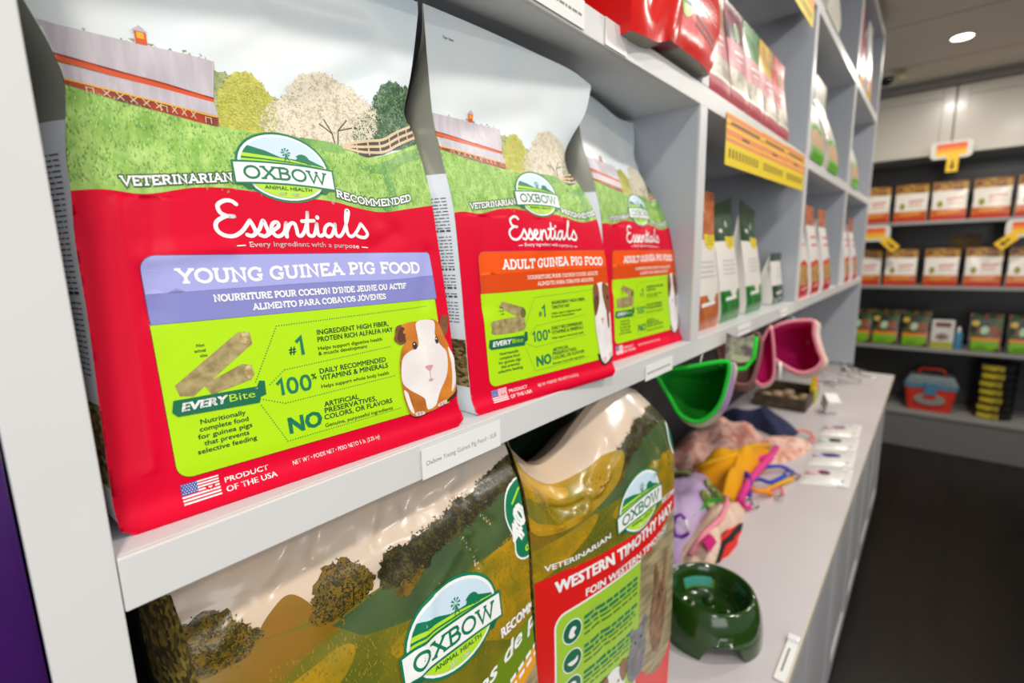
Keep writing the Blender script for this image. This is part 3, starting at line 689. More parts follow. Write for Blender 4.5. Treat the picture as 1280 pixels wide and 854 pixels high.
    if yb:
        A.slab('name_banner', 'YOUNG GUINEA PIG FOOD', -72, 101, 134.6, 9.6, PWHT, 13, th=.20, warp=ww)
        A.slab('name_banner', "NOURRITURE POUR COCHON D'INDE JEUNE OU ACTIF", -54.5, 85, 122.4, 4.7, PWHT, 13, th=.2)
        A.slab('name_banner', 'ALIMENTO PARA COBAYOS J\u00d3VENES', -33, 65, 115.4, 4.5, PWHT, 13, th=.2)
    else:
        A.slab('name_banner', 'ADULT GUINEA PIG FOOD', -60, 104, 134.2, 10.2, PWHT, 13, th=.20, warp=ww)
        A.slab('name_banner', "NOURRITURE POUR COCHON D'INDE ADULTE", -28, 92, 122.6, 4.4, M('banner_small_ink', '#f7d9c4', .4), 13, th=.2)
        A.slab('name_banner', 'ALIMENTO PARA COBAYOS ADULTOS', -14, 82, 115.6, 4.4, M('banner_small_ink', '#f7d9c4', .4), 13, th=.2)
    # lime information panel
    A.poly('info_panel', rrect(-89.2, 21.6, 112.2, 112.6, (8.4, 2, 0, 0)), KEY2, 8); A.poly('info_panel', rrect(-88.8, 22, 111.8, 112.4, (8, 2, 0, 0)), LIME, 9)
    I = 'info_panel'
    for x, y, s in ((-68, 96.5, 'Not'), (-69.5, 93.4, 'actual'), (-67, 90.3, 'size')): A.text(I, s, x, y, 1.9, INKG, 11)
    A.text(I, '#', -15, 84, 5.6, OXG, 11, bold=.02); A.line(I, [(-9.6, 91.4), (-6, 94.4), (-6, 82.4)], 2.3, OXG, 11)
    A.line(I, [(-26.4, 65.6), (-23.4, 68.4), (-23.4, 58)], 2.1, OXG, 11)
    for cx_ in (-16.6, -7.6): A.line(I, smooth_loop([(cx_ - 3, 63.2), (cx_ - 1.9, 67), (cx_, 67.8), (cx_ + 1.9, 67), (cx_ + 3, 63.2), (cx_ + 1.9, 59.4), (cx_, 58.7), (cx_ - 1.9, 59.4)], 4), 2.0, OXG, 11, closed=True); A.text(I, '%', -3, 64.6, 4, OXG, 11, bold=.02)
    A.text(I, 'NO', -23, 32, 10.8, OXG, 11, bold=.04, width=22)
    for s, x, y, h, wd, m in (('INGREDIENT HIGH FIBER,', 6, 94.6, 3.7, 57.5, INKG), ('PROTEIN RICH ALFALFA HAY' if yb else 'TIMOTHY HAY', 5.6, 89.6, 3.7, 61 if yb else 30, INKG), ('Helps support digestive health', 5, 83.8, 2.7, 51, BLACK), ('& muscle development', 4.6, 80.2, 2.7, 38, BLACK),
                     ('DAILY RECOMMENDED', 3.4, 67.4, 3.8, 53, INKG), ('VITAMINS & MINERALS', 3, 62.6, 3.8, 54.5, INKG), ('Helps support whole body health', 2.8, 57.2, 2.7, 54.5, BLACK),
                     ('ARTIFICIAL', 2.8, 44.0, 3.7, 26.5, INKG), ('PRESERVATIVES,', 2.4, 39.6, 3.7, 41, INKG), ('COLORS, OR FLAVORS', 1.4, 35.0, 3.7, 55, INKG), ('Genuine, purposeful ingredients', 1, 29.8, 2.7, 55, BLACK)):
        A.text(I, s, x, y, h, m, 11, width=wd, bold=.016 if h > 3 else .006)
    for a, c in (((-20.5, 103.8), (102, 106.6)), ((-20.5, 103.8), (-39, 70)), ((-20, 74.4), (62, 78.2)), ((-20, 74.4), (-30.8, 66.5)), ((-38, 58.6), (-23, 52.4)), ((-23, 52.4), (62, 55.2)), ((-38, 54.4), (-25.6, 27.4)), ((-25.6, 27.4), (63, 29))): A.dots(I, a, c, OXG, 11)
    PEL = M('pellet_print', '#8c7a4a' if yb else '#7a6b4a', .5, c2='#b5a36c', scale=170, lo=.35, hi=.65); PEE = M('pellet_end', '#d8cb9a', .5, c2='#a58c4a', scale=240); PSH = M('pellet_shade', '#6a6a2c', .5)
    if yb:
        A.poly(I, [(-82.4, 76), (-80.8, 69.4), (-74, 68), (-37, 94.4), (-37.4, 101.6), (-44.1, 102.8)], PEL, 10); A.poly(I, oval(-40.6, 98.4, 3.2, 4.4, 14), PEE, 11)
        A.poly(I, [(-67.8, 74), (-64.5, 67), (-41, 72), (-39.4, 80.8), (-45, 82.6)], PEL, 11); A.poly(I, oval(-41.6, 76.8, 2.6, 4.4, 14), PEE, 12)
    else:
        A.poly(I, [(-70, 98), (-64, 103), (-36, 95), (-34, 88), (-41, 84)], PEL, 10); A.poly(I, oval(-37.6, 89.6, 3.8, 5, 14), PSH, 11)
        A.poly(I, smooth_loop([(-80, 78), (-78, 85), (-40, 86), (-36, 80), (-40, 72), (-78, 72)], 3), PEL, 11)
    A.poly(I, [(-84.5, 67.6), (-38.6, 67), (-36.8, 70.4), (-33.6, 69.6), (-34, 60.8), (-37.6, 60), (-38.6, 56.4), (-83.6, 58), (-86, 61)], OXD, 12)
    A.text(I, 'EVERY', -81, 60.6, 4.8, PWHT, 13, width=24.5, bold=.05, shear=.2); A.text(I, 'Bite', -55.6, 60.6, 4.8, OXL, 13, width=15, bold=.0)
    A.text(I, '\u2122', -40.2, 64.6, 1.6, PWHT, 13)
    for i, s in enumerate(('Nutritionally', 'complete food', 'for guinea pigs', 'that prevents', 'selective feeding')): A.text(I, s, -60.5, 51 - i * 4.3, 3.0, INKG, 11, width=(25, 27, 30, 25, 33)[i], align='c', bold=.015)
    hamster_free_cavy(A, 'animal_picture', kind, 13)
    # flag and small print
    NAVY = M('flag_blue', '#3a4fa0', .4)
    A.poly('flag_print', [(-88.4, 7.4), (-68.6, 7.4), (-68.6, 18.6), (-88.4, 18.6)], RED, 9)
    for i in range(7): A.line('flag_print', [(-88.4, 7.8 + i * 1.72), (-68.6, 7.8 + i * 1.72)], .86, PWHT, 10)
    A.poly('flag_print', [(-88.4, 12.4), (-80, 12.4), (-80, 18.8), (-88.4, 18.8)], NAVY, 11)
    for r in range(5):
        for c in range(6): A.poly('flag_print', oval(-87.6 + c * 1.38 + (.69 if r % 2 else 0), 13.2 + r * 1.22, .34, .34, 5), PWHT, 12)
    A.text(F, 'PRODUCT', -65.5, 12.6, 3.2, PWHT, 9, width=25.5, bold=.015); A.text(F, 'OF THE USA', -65.8, 7.4, 3.2, PWHT, 9, width=30, bold=.015)
    A.text(F, 'NET WT \u2022 POIDS NET \u2022 PESO NETO 5 lb. (2.25 kg)', -24.5, 10.6, 2.9, PWHT, 9, width=66, bold=.004)
    A.text(F, 'Tear here', -100, 336, 2.2, INKG, 2); 
    return A

def gusset_lines(T, v0, v1, v2, v3, seed):
    """tiny lines of printed text on the side of a bag"""
    A = Art(); rnd = random.Random(seed)
    y = v1
    while y > v0:
        big = rnd.random() < .07; h = 1.7 if big else .75
        x = 5.0
        while x < T - 6:
            wd = rnd.uniform(2, 8)
            A.poly('gusset_print', [(x, y), (min(x + wd, T - 4), y), (min(x + wd, T - 4), y + h), (x, y + h)], M('gusset_ink', '#3d444a', .6), 1); x += wd + 1.6
        y -= 5 if big else 3.0
    for i in range(3):
        yy = v2 + i * (v3 - v2) / 3; A.poly('gusset_print', [(T * .5, yy), (T * .8, yy), (T * .8, yy + 1.4), (T * .5, yy + 1.4)], BLACK, 1)
    return A
PEBB = M('pellet_window', '#4f3f24', .45, c2='#b39a62', scale=190, stretch=(1, 1, 2.2), rot=(.6, 0, 0), kind='cells', lo=.2, hi=.9)
GUSW = M('gusset_white', '#eef2f6', .35, bump=.1, bscale=30); GUSS = M('gusset_silver', '#a9a99c', .28, .35, bump=.1, bscale=30)
def gus_ox(i, j):
    v = j * 352
    return PEBB if 30 < v < 72 else (GUSS if v > 224 else GUSW)

LY = [(0, -113), (5, -118.5), (50, -118), (118, -115), (161, -114), (186, -112), (206, -111), (240, -106), (250, -106), (263, -109), (275, -113), (295, -120), (352, -130)]
RY = [(0, 118), (5, 123.5), (23, 121), (93, 124), (190, 124), (221, 124), (252, 121), (270, 113), (296, 119), (322, 125), (352, 132)]
NY = [(0, 1), (6, 2), (14, -2), (30, -3.5), (190, -34), (250, -46), (352, -54)]
TY = [(0, 80), (120, 86), (200, 84), (260, 64), (300, 34), (330, 8), (352, 1.2)]
PY = [(0, -3), (.3, -6), (.5, -11), (.65, -15), (.78, -12), (.9, 0), (1, 12)]
FOLDS = [(-84, 120, 6, 75, -2.4, 7), (-84, 150, 42, 6, 2.2, 6), (-99, 34, 7, 146, 1.9, 3.6), (-112, 40, 4, 120, -1.2, 6), (62, 155, 22, 12, -1.6, 7), (72, 178, -6, 60, -1.8, 8), (-90, 210, 50, 24, -2.2, 8), (20, 255, 70, 40, -2.5, 12), (-60, 262, 60, 50, 2.2, 12), (-110, 1.5, 226, 0, 1.6, 2.4), (-40, 318, 120, 10, -1.6, 8), (100, 110, 12, 40, -1.4, 6)]
young = Film((-.0167, .163, -.1459), math.atan2(.0147, .2357), 360, LY, RY, NY, .16, (2, 8, 255, 34), 0, None, FOLDS)
gA = gusset_lines(78, 84, 206, 8, 26, 2)
pouch(young, 'pet_food_bag', 'large red bag with lavender young guinea pig food banner, nearest on the shelf', 'pet food bag', TY, art_essentials('young'), SKYP, gus_ox, 'guinea pig food bags on the shelf', 80, 118, 14, gusart=gA, prof=PY)
AD = art_essentials('adult')
RY2 = [(0, 106), (5, 110), (120, 112), (182, 105), (230, 90), (262, 78), (290, 88), (320, 106), (352, 112)]
LY2 = [(0, -108), (5, -112), (60, -112), (150, -110), (210, -108), (250, -108), (300, -114), (352, -120)]
NY2 = [(0, 1), (6, 2), (14, -2), (30, -4), (182, -21), (262, -42), (310, -42), (352, -38)]
F2 = [(-20, 150, 60, 40, 2.4, 14), (-84, 100, 10, 90, -2.6, 9), (40, 200, 60, 60, -3, 12), (-70, 270, 90, 30, -2.4, 14), (-110, 1.5, 226, 0, 1.6, 2.4)]
adult1 = Film((-.0045, .420, -.1459), math.atan2(.024, .222), 356, LY2, RY2, NY2, .0, (3, 8, 255, 36), 3, [(-1, 6), (-.4, 4), (.2, 0), (.7, -4), (1, -12)], F2)
pouch(adult1, 'pet_food_bag', 'red bag with orange adult guinea pig food banner, middle of the three', 'pet food bag', TY, AD, SKYP, gus_ox, 'guinea pig food bags on the shelf', 60, 90, 14, gusart=gusset_lines(78, 84, 200, 8, 26, 3), prof=PY)
RY3 = [(0, 114), (5, 118), (100, 116), (182, 110), (250, 100), (305, 95), (335, 106), (366, 112)]
NY3 = [(0, 1), (6, 1), (14, -1), (30, -2), (182, -11), (250, -24), (305, -40), (366, -47)]
adult2 = Film((-.026, .692, -.1459), math.atan2(.012, .235), 366, LY2, RY3, NY3, -1.0, (4, 4, 262, 40), 2, [(-1, 0), (-.2, -4), (.4, -8), (1, 0)], F2)
pouch(adult2, 'pet_food_bag', 'red bag with orange banner, farthest of the three against the cube divider', 'pet food bag', TY, AD, SKYP, gus_ox, 'guinea pig food bags on the shelf', 60, 90, 14, gusart=gusset_lines(78, 84, 200, 8, 26, 4), prof=PY)

# ------------------------------------------------------------------ hay bags standing on the counter below the shelf
HSKY = M('hay_print_sky', '#d9bfa2', .22, c2='#c9bdb0', scale=7, lo=.4, hi=.65, bump=.35, bscale=24)
HGOLD = M('hay_print_field', '#8a7a1c', .24, c2='#5f651c', scale=14, lo=.38, hi=.62, bump=.22, bscale=26)
HGOLD2 = M('hay_print_gold', '#b98d17', .24, c2='#837619', scale=22, stretch=(1, 1, 2.2), lo=.35, hi=.7, bump=.22, bscale=26)
HDEEP = M('hay_print_hill', '#3d5230', .24, c2='#566a38', scale=10, lo=.4, hi=.65, bump=.2, bscale=26)
HTREE = M('hay_print_tree', '#2e2a14', .3, c2='#5d5422', scale=120, lo=.45, hi=.7)
HTREEG = M('hay_print_tree_gold', '#7d5f14', .3, c2='#4b4018', scale=120, lo=.42, hi=.66)
HORA = M('hay_print_glow', '#93661a', .26, c2='#7d6a1c', scale=20)
HRED = M('hay_print_red', '#e0201c', .26, bump=.2, bscale=26); HLIME = M('hay_print_lime', '#a6d03a', .28, bump=.2, bscale=26); HOLV = M('hay_print_olive', '#6f8a1a', .26); HORB = M('hay_print_orange', '#eaa01c', .28)
HAYP = M('hay_print_stalks', '#b7a67c', .35, c2='#7f7350', scale=70, stretch=(1, .35, 2), lo=.35, hi=.65)
FURB = M('rabbit_print_brown', '#9a7350', .4, c2='#6f4f36', scale=60); FURG = M('chinchilla_print_grey', '#8b8b8c', .4, c2='#6b6b70', scale=60)
def art_hay(kind):
    A = Art(); F = 'front_panel'
    A.poly(F, smooth_line([(-160, 418), (-138, 430), (-100, 426), (-66, 421), (-30, 416), (10, 424), (55, 434), (100, 440), (160, 452)], 5) + [(160, -5), (-160, -5)], HGOLD, 1)
    A.poly(F, smooth_line([(-60, 408), (-20, 416), (20, 428), (70, 438), (110, 444), (160, 456)], 5) + smooth_line([(160, 408), (120, 398), (70, 396), (30, 388), (0, 384), (-40, 392)], 5), HDEEP, 2)
    A.poly(F, smooth_loop([(-150, 424), (-120, 424), (-86, 418), (-60, 414), (-50, 404), (-80, 398), (-110, 384), (-150, 372)], 4), HORA, 2)
    A.poly(F, smooth_loop([(-20, 372), (30, 384), (90, 396), (150, 400), (150, 330), (120, 300), (60, 330), (0, 350)], 4), HGOLD2, 2)
    A.poly(F, smooth_loop([(-150, 366), (-60, 392), (-50, 378), (-90, 350), (-150, 330)], 4), HGOLD2, 2)
    A.poly(F, ragged([(-152, 418), (-150, 440), (-138, 448), (-122, 446), (-112, 434), (-104, 426), (-122, 414)], 1.8, 11), HTREEG, 3)
    A.poly(F, smooth_line([(-110, 422), (-100, 434), (-86, 441), (-76, 436), (-64, 418)], 5), HORA, 3)
    A.poly(F, ragged([(-72, 416), (-70, 432), (-60, 444), (-44, 447), (-30, 440), (-22, 428), (-30, 416), (-50, 412)], 2.0, 13), HTREEG, 4)
    for l in ([(-50, 414), (-48, 432)], [(-42, 415), (-40, 430)], [(-34, 418), (-33, 428)]): A.line(F, l, 1.2, HTREE, 5)
    A.poly(F, ragged([(-16, 414), (-18, 430), (-8, 441), (8, 440), (24, 444), (44, 446), (66, 452), (88, 452), (110, 460), (128, 464), (154, 470), (154, 448), (120, 442), (84, 432), (56, 428), (30, 420), (4, 410)], 2.4, 14), HTREE, 4)
    A.poly(F, ragged([(-10, 412), (6, 416), (20, 420), (12, 408), (-2, 404)], 1.5, 15), HTREEG, 5)
    LF = [M('hay_leaf_a', '#1f1d10', .4), M('hay_leaf_b', '#4f4a1c', .4), M('hay_leaf_c', '#33300f', .4), M('hay_leaf_d', '#7d6a20', .4)]
    A.scatter(F, [(-16, 416), (-18, 430), (-8, 441), (8, 440), (24, 444), (44, 446), (66, 452), (88, 452), (110, 460), (128, 464), (154, 470), (154, 450), (120, 444), (84, 434), (56, 430), (30, 422), (4, 412)], 1900, 1.25, LF[:3] + LF[:1], 5.2, 31, over=3)
    A.scatter(F, [(-152, 418), (-150, 440), (-138, 448), (-122, 446), (-112, 434), (-104, 426), (-122, 414)], 700, 1.2, LF, 5.2, 32, over=2)
    A.scatter(F, [(-72, 416), (-70, 432), (-60, 444), (-44, 447), (-30, 440), (-22, 428), (-30, 416), (-50, 412)], 800, 1.2, LF, 5.2, 33, over=3)
    A.scatter(F, [(-150, 330), (-150, 400), (-60, 400), (0, 380), (150, 395), (150, 300), (0, 320)], 1600, 1.2, [M('hay_blade_a', '#9a841e', .35), M('hay_blade_b', '#74701d', .35), M('hay_blade_c', '#897c20', .35)], 2.6, 34, tall=2.0, tilt=1.2)
    logo(A, 'brand_badge', 40, 358, 1.62, 1.66, 7)
    if kind == 'red':
        A.poly(F, smooth_loop([(-158, 392), (-158, 464), (-120, 461), (-80, 460), (-50, 457), (-24, 452), (0, 446), (22, 436), (0, 410), (-30, 402), (-90, 392)], 4), HGOLD2, 5.8)
        A.poly(F, smooth_loop([(-146, 456), (-110, 458), (-78, 452), (-84, 440), (-120, 444)], 4), M('hay_print_yellow', '#c99a16', .24), 6)
        A.poly(F, smooth_loop([(-150, 424), (-120, 430), (-80, 424), (-60, 412), (-100, 404), (-150, 404)], 4), HGOLD, 6)
        wv = lambda x, y: (x, y + 10 * math.sin(PI * (x + 150) / 300) * -1 + 6)
        A.poly(F, [(-150, -5), (150, -5), (150, 342)] + smooth_line([(132, 338), (96, 326), (60, 321), (0, 321), (-60, 325), (-104, 331), (-150, 330)], 4), HRED, 3)
        A.text(F, 'VETERINARIAN', -136, 340, 8, PWHT, 6, width=108, bold=.03, warp=lambda x, y: (x, y - 3 * math.sin((x + 136) / 40)))
        A.text(F, 'RECOMMENDED', 96, 330, 8, PWHT, 6, width=80, bold=.03)
        w2 = lambda x, y: (x, y - 6 * math.sin(PI * (x + 125) / 250) + 2)
        A.text('product_title', 'WESTERN TIMOTHY HAY', -122, 304, 15.5, PWHT, 6, width=250, bold=.045, warp=w2)
        A.text('product_title', 'FOIN WESTERN TIMOTHY', -76, 283, 9.5, PWHT, 6, width=186, bold=.035, warp=w2)
        A.poly('hay_picture', smooth_loop([(34, 272), (60, 276), (150, 300), (150, 120), (100, 60), (40, 120)], 4), HAYP, 5)
        A.poly('info_panel', rrect(-125.5, 20, 36.5, 277.5, (10, 10, 4, 16)), PWHT, 4); A.poly('info_panel', rrect(-123, 22, 34, 275, (10, 10, 3, 14)), HLIME, 5)
        TXT = M('hay_small_print', '#4c7a2a', .4)
        for i, y in enumerate((240, 202, 166, 130)):
            A.poly('info_panel', oval(-99, y + 8, 15.5, 15.5, 24), PWHT, 6); A.poly('info_panel', oval(-99, y + 8, 14, 14, 24), OXD, 7)
            for q in ([(-6, -4), (-3, 4), (2, 6), (6, 2), (2, -2), (4, -7), (-2, -8)], [(-8, 0), (-2, -6), (7, -4), (8, 3), (3, 0)], [(-5, -8), (-6, 5), (0, 8), (6, 4), (5, -8)], [(-7, -2), (0, 7), (7, -2), (0, -7)])[i:i + 1]: A.poly('info_panel', smooth_loop([(-99 + a, y + 8 + b) for a, b in q], 3), PWHT, 8)
            rnd = random.Random(i)
            for r in range(4):
                x = -80; h = 4.6 if r < 2 else 3
                while x < 18:
                    wd = rnd.uniform(6, 20); yy = y + 18 - r * 7.4
                    A.poly('info_panel', [(x, yy - h), (min(26, x + wd), yy - h), (min(26, x + wd), yy), (x, yy)], OXG if r < 2 else TXT, 6); x += wd + 2.5
        A.poly('animal_picture', smooth_loop([(72, 128), (64, 160), (66, 196), (72, 212), (70, 238), (76, 252), (84, 238), (92, 214), (98, 222), (104, 250), (112, 254), (112, 226), (108, 204), (116, 180), (112, 140), (100, 100), (84, 104)], 4), FURB, 7)
        A.poly('animal_picture', smooth_loop([(14, 110), (10, 140), (16, 168), (10, 178), (16, 186), (26, 178), (38, 180), (48, 190), (54, 182), (48, 166), (56, 140), (52, 100), (30, 92)], 4), FURG, 8)
        A.poly('animal_picture', smooth_loop([(-44, 96), (-48, 120), (-42, 140), (-24, 150), (-4, 142), (6, 120), (2, 92), (-20, 84)], 4), PWHT, 9); A.poly('animal_picture', smooth_loop([(-48, 118), (-50, 140), (-40, 150), (-32, 138), (-36, 118)], 4), FURB, 10); A.poly('animal_picture', smooth_loop([(-10, 140), (-2, 152), (8, 142), (8, 120), (0, 116)], 4), FURB, 10)
        for x, y in ((88, 196), (100, 198), (26, 158), (40, 160), (-30, 124), (-10, 124)): A.poly('animal_picture', oval(x, y, 2, 2.4, 10), BLACK, 11)
        A.poly('size_badge', oval(150, 416, 22, 30, 24), PWHT, 5); A.poly('size_badge', oval(150, 416, 19, 27, 24), OXG, 6)
    else:
        A.text(F, 'VETERINARIAN', -126, 330, 9, PWHT, 6, width=104, bold=.04)
        A.text(F, 'RECOMMENDED', 92, 314, 9.5, PWHT, 6, width=92, bold=.045)
        A.poly(F, smooth_line([(-160, 320), (-100, 300), (-40, 284), (20, 278), (70, 292), (110, 304), (160, 314)], 5) + [(160, 250), (-160, 250)], HOLV, 3)
        A.poly(F, smooth_line([(-160, 262), (-60, 252), (20, 250), (90, 262), (160, 284)], 5) + [(160, -5), (-160, -5)], HORB, 4)
        A.poly(F, smooth_line([(-160, 232), (-60, 228), (20, 228), (90, 244), (160, 262)], 5) + [(160, -5), (-160, -5)], HAYP, 5)
        A.text('product_title', 'es de p', 56, 280, 15, PWHT, 6, width=88, bold=.03, shear=.2, warp=lambda x, y: (x, y + .22 * (x - 56)))
        for r in range(2):
            x = 70
            while x < 138:
                A.poly('product_title', [(x, 259 - r * 8 + .22 * (x - 70)), (x + 9, 261 - r * 8 + .22 * (x - 70)), (x + 9, 265 - r * 8 + .22 * (x - 70)), (x, 263 - r * 8 + .22 * (x - 70))], PWHT, 6); x += 13
        RG = PWHT
        A.poly('size_badge', smooth_loop([(118, 418), (122, 436), (134, 446), (154, 448), (168, 430), (166, 410), (160, 404), (166, 388), (156, 372), (136, 370), (124, 380), (124, 396)], 4), RG, 5)
        A.poly('size_badge', smooth_loop([(119.6, 418), (123.4, 435), (134.8, 444), (153.5, 446), (166, 430), (164, 410), (158, 404), (164, 388), (155, 374), (136.6, 372), (125.8, 381), (126, 396)], 4), OXG, 6)
        A.line('size_badge', [(130, 428), (144, 438), (158, 440)], 2.4, OXL, 7)
        A.text('size_badge', '4', 128, 388, 22, PWHT, 8, bold=.06, rot=.5); A.text('size_badge', '0', 138, 402, 22, PWHT, 7, bold=.06, rot=.5)
        A.text('size_badge', 'oz', 140, 376, 9, OXL, 7, bold=.04, rot=.4)
    return A
HWIN = M('hay_window', '#4a3d1c', .3, c2='#a08a3a', scale=240, stretch=(1, 2.4, 1), rot=(.5, 0, 0), kind='cells', lo=.25, hi=.95, bump=.3, bscale=60)
HGUS = M('hay_gusset_dark', '#26301f', .22, bump=.3, bscale=20)
def gus_hay(i, j):
    if j > .955: return HSKY
    if j > .80: return HWIN if (i < .34 or .72 < i) else HGUS
    return HWIN if i < .16 else HGUS
TH = [(0, 120), (250, 130), (400, 125), (445, 90), (472, 40), (490, 2)]
HFA = [(-150, 446, 300, 14, -5, 7), (-100, 450, 40, 40, 5, 7), (-60, 455, 30, 34, -5, 6), (-20, 452, 20, 30, 5, 6), (20, 462, 40, 20, -5, 6), (60, 455, 30, 30, 4, 7), (-130, 430, 30, 40, 4, 8), (100, 420, -30, 40, -3, 6), (30, 400, 40, 25, 2.4, 5), (-60, 400, 60, 30, -3, 10), (75, 392, -10, 30, -2.5, 4), (0, 340, 20, 50, 2, 6)]
hayA = Film((-.010, .2115, -.6718), math.atan2(.031, .297), 490, [(0, -140), (330, -141), (420, -143), (490, -150)], [(0, 138), (300, 139), (400, 145), (450, 147), (490, 150)],
            [(0, 18), (150, 26), (330, 10), (430, -4), (462, -20), (490, -44)], .0, (4, 4, 430, 30), 14, None, HFA)
pouch(hayA, 'hay_bag', 'large plastic hay bag with golden field print and green size badge, against the left upright', 'hay bag', TH, art_hay('olive'), HSKY, gus_hay, 'hay bags on the counter', 90, 130, 10, gap=.14, prof=[(0, -14), (.6, -16), (.85, -22), (.95, -16), (1, 0)])
HFB = [(-110, 425, 60, -10, -6, 9), (-70, 408, 50, 24, 6, 8), (-130, 440, 20, -40, 5, 8), (-40, 440, 50, 10, -4, 8), (60, 440, 20, -40, -3, 8), (110, 440, 10, -60, 3, 5), (78, 384, 14, 16, 5, 6), (-20, 300, 60, 30, 2, 12), (-60, 250, 20, -60, -2, 10)]
hayB = Film((.017, .515, -.6718), math.atan2(.034, .29), 486, [(0, -146), (300, -151), (430, -151), (486, -142)], [(0, 142), (300, 138), (440, 138), (470, 128), (486, 122)],
            [(0, 6), (150, 10), (330, 8), (425, 0), (455, -18), (486, -50)], .0, (3, 3, 440, 30), 12, [(-1, 4), (-.9, -25), (-.6, -60), (-.25, -55), (.05, -30), (.35, -8), (.7, 4), (1, -10)], HFB)
pouch(hayB, 'hay_bag', 'plastic hay bag with red western timothy panel, beside the green pet bowl', 'hay bag', TH, art_hay('red'), HSKY, gus_hay, 'hay bags on the counter', 90, 130, 10, gap=.14)
CA = Art()
logo(CA, 'brand_badge', -66, 452, .95, 1.0, 2)
hayC = Film((-.135, .50, -.6718), .05, 482, [(0, -140), (486, -140)], [(0, 140), (486, 140)], [(0, 10), (200, 16), (420, 10), (486, -20)], 0, (0, 0, 1, 40), 8)
pouch(hayC, 'hay_bag', 'dark green hay bag mostly hidden behind the western timothy bag', 'hay bag', [(0, 100), (400, 80), (486, 2)], CA, M('hay_print_dark_green', '#16251a', .25, bump=.2, bscale=26), HGUS, 'hay bags on the counter', 30, 50, 8, gap=.14)

# purple sack left of the unit
sack = Film((-.016, -.1362, -.6718), 0, 640, [(0, -140), (640, -140)], [(0, 143), (640, 143)], [(0, 12), (300, 22), (500, 20), (600, 12), (640, -10)], 0, (30, 8, 320, 420), 6, None, [(40, 420, 60, 60, -8, 22), (90, 500, 30, -120, 7, 20)])
pouch(sack, 'treat_sack', 'dark purple glossy sack standing beside the left shelf upright', 'sack', [(0, 130), (400, 140), (640, 4)], None, M('purple_film', '#32124f', .25, c2='#481a68', scale=8, lo=.35, hi=.7, bump=.5, bscale=9), M('purple_film', ''), None, 30, 60, 6)

# ------------------------------------------------------------------ paper labels on the shelf edges
def plane_fn(n, y, z): return lambda a, b: (n, y + a, z + b)
def shelf_label(y0, y1, z0, z1, label, x=.0006, text=None, seed=0, group='price labels on the shelf edges', lean=0.0):
    root = thing('price_label', label, 'price label', (x, y0, z0), 0, group)
    W_, H_ = (y1 - y0) * 1000, (z1 - z0) * 1000
    b = MB(); b.box(0, .0005, 0, W_ / 1000, 0, H_ / 1000, PAPER); o = b.build('paper', root)
    A = Art()
    if text: A.text('lettering', text, 4, H_ * .42, 4.4, INK, 1, width=W_ - 10, bold=-.004)
    else:
        rnd = random.Random(seed); x_ = 6
        while x_ < W_ - 10:
            w_ = rnd.uniform(3, 9); A.poly('lettering', [(x_, H_ * .4), (x_ + w_, H_ * .4), (x_ + w_, H_ * .4 + 2.6), (x_, H_ * .4 + 2.6)], INK, 1); x_ += w_ + 1.6
    m = MB(); wrap(A, 'lettering', lambda a, b_: (.5, a, b_), m, 40, .1); m.build('lettering', o)
    return root
shelf_label(.232, .326, -.1765, -.1505, 'white paper label for young guinea pig food on the shelf edge', text='Oxbow Young Guinea Pig Food - 5LB')
shelf_label(.634, .728, -.179, -.157, 'white paper label on the shelf edge below the last guinea pig bag', seed=2)
shelf_label(1.06, 1.15, -.174, -.152, 'white paper label on the shelf edge below the green pouches', seed=3)
shelf_label(1.42, 1.50, -.174, -.152, 'white paper label on the shelf edge below the small white jar pouch', seed=4)
shelf_label(.375, .472, .2295, .2565, 'white paper label on the upper shelf edge, above the middle bag', seed=5)
b = MB(); b.box(.0002, .0005, .515, .565, .2285, .2565, M('clear_tape', '#e4ded9', .25)); tag(b.build('tape_strip'), 'strip of clear tape on the upper shelf edge below the red bag', 'tape')

# ------------------------------------------------------------------ small pouches
def simple_art(bands, extra=None, W=120):
    """bands: (v0, v1, material)"""
    A = Art()
    for v0, v1, m in bands: A.poly('front_panel', [(-W, v0), (W, v0), (W, v1), (-W, v1)], m, 1)
    if extra: extra(A)
    return A
def small(name, label, cat, y, x, z, W, H, art, base, group, T=40, rz=0.0, gus=None, lean=14, top=None, fold=5, waist=.0):
    h = W / 2
    f = Film((x, y, z), rz, H, [(0, -h + 3), (4, -h), (H * .6, -h + waist), (H, -h)], [(0, h - 3), (4, h), (H * .6, h - waist), (H, h)], [(0, 2), (H * .12, 5), (H * .5, -lean * .2), (H, -lean)], 0, (2, 2, H * .75, H * .2), 4, top)
    return pouch(f, name, label, cat, [(0, T), (H * .4, T * .95), (H * .8, T * .35), (H, 1.2)], art, base, gus or base, group, 16, 30, fold, mx=14, gap=.25)
CREAM = M('pouch_cream', '#e9e3d8', .3, bump=.2, bscale=30); KRAFT = M('pouch_kraft', '#b98c5e', .4, c2='#a3764b', scale=60)
PGREEN = M('pouch_green', '#2f8a34', .25, c2='#1f6a2a', scale=30, bump=.3, bscale=40); PDARK = M('pouch_dark_green', '#16341f', .3, c2='#1f4a2b', scale=20)
YEL = M('sticker_yellow', '#e9cf1a', .45); ORN = M('pouch_orange', '#c9713a', .3, c2='#a85528', scale=40, bump=.2, bscale=40); PGREY = M('pouch_print_grey', '#b9bab8', .4)
SH = -.1461
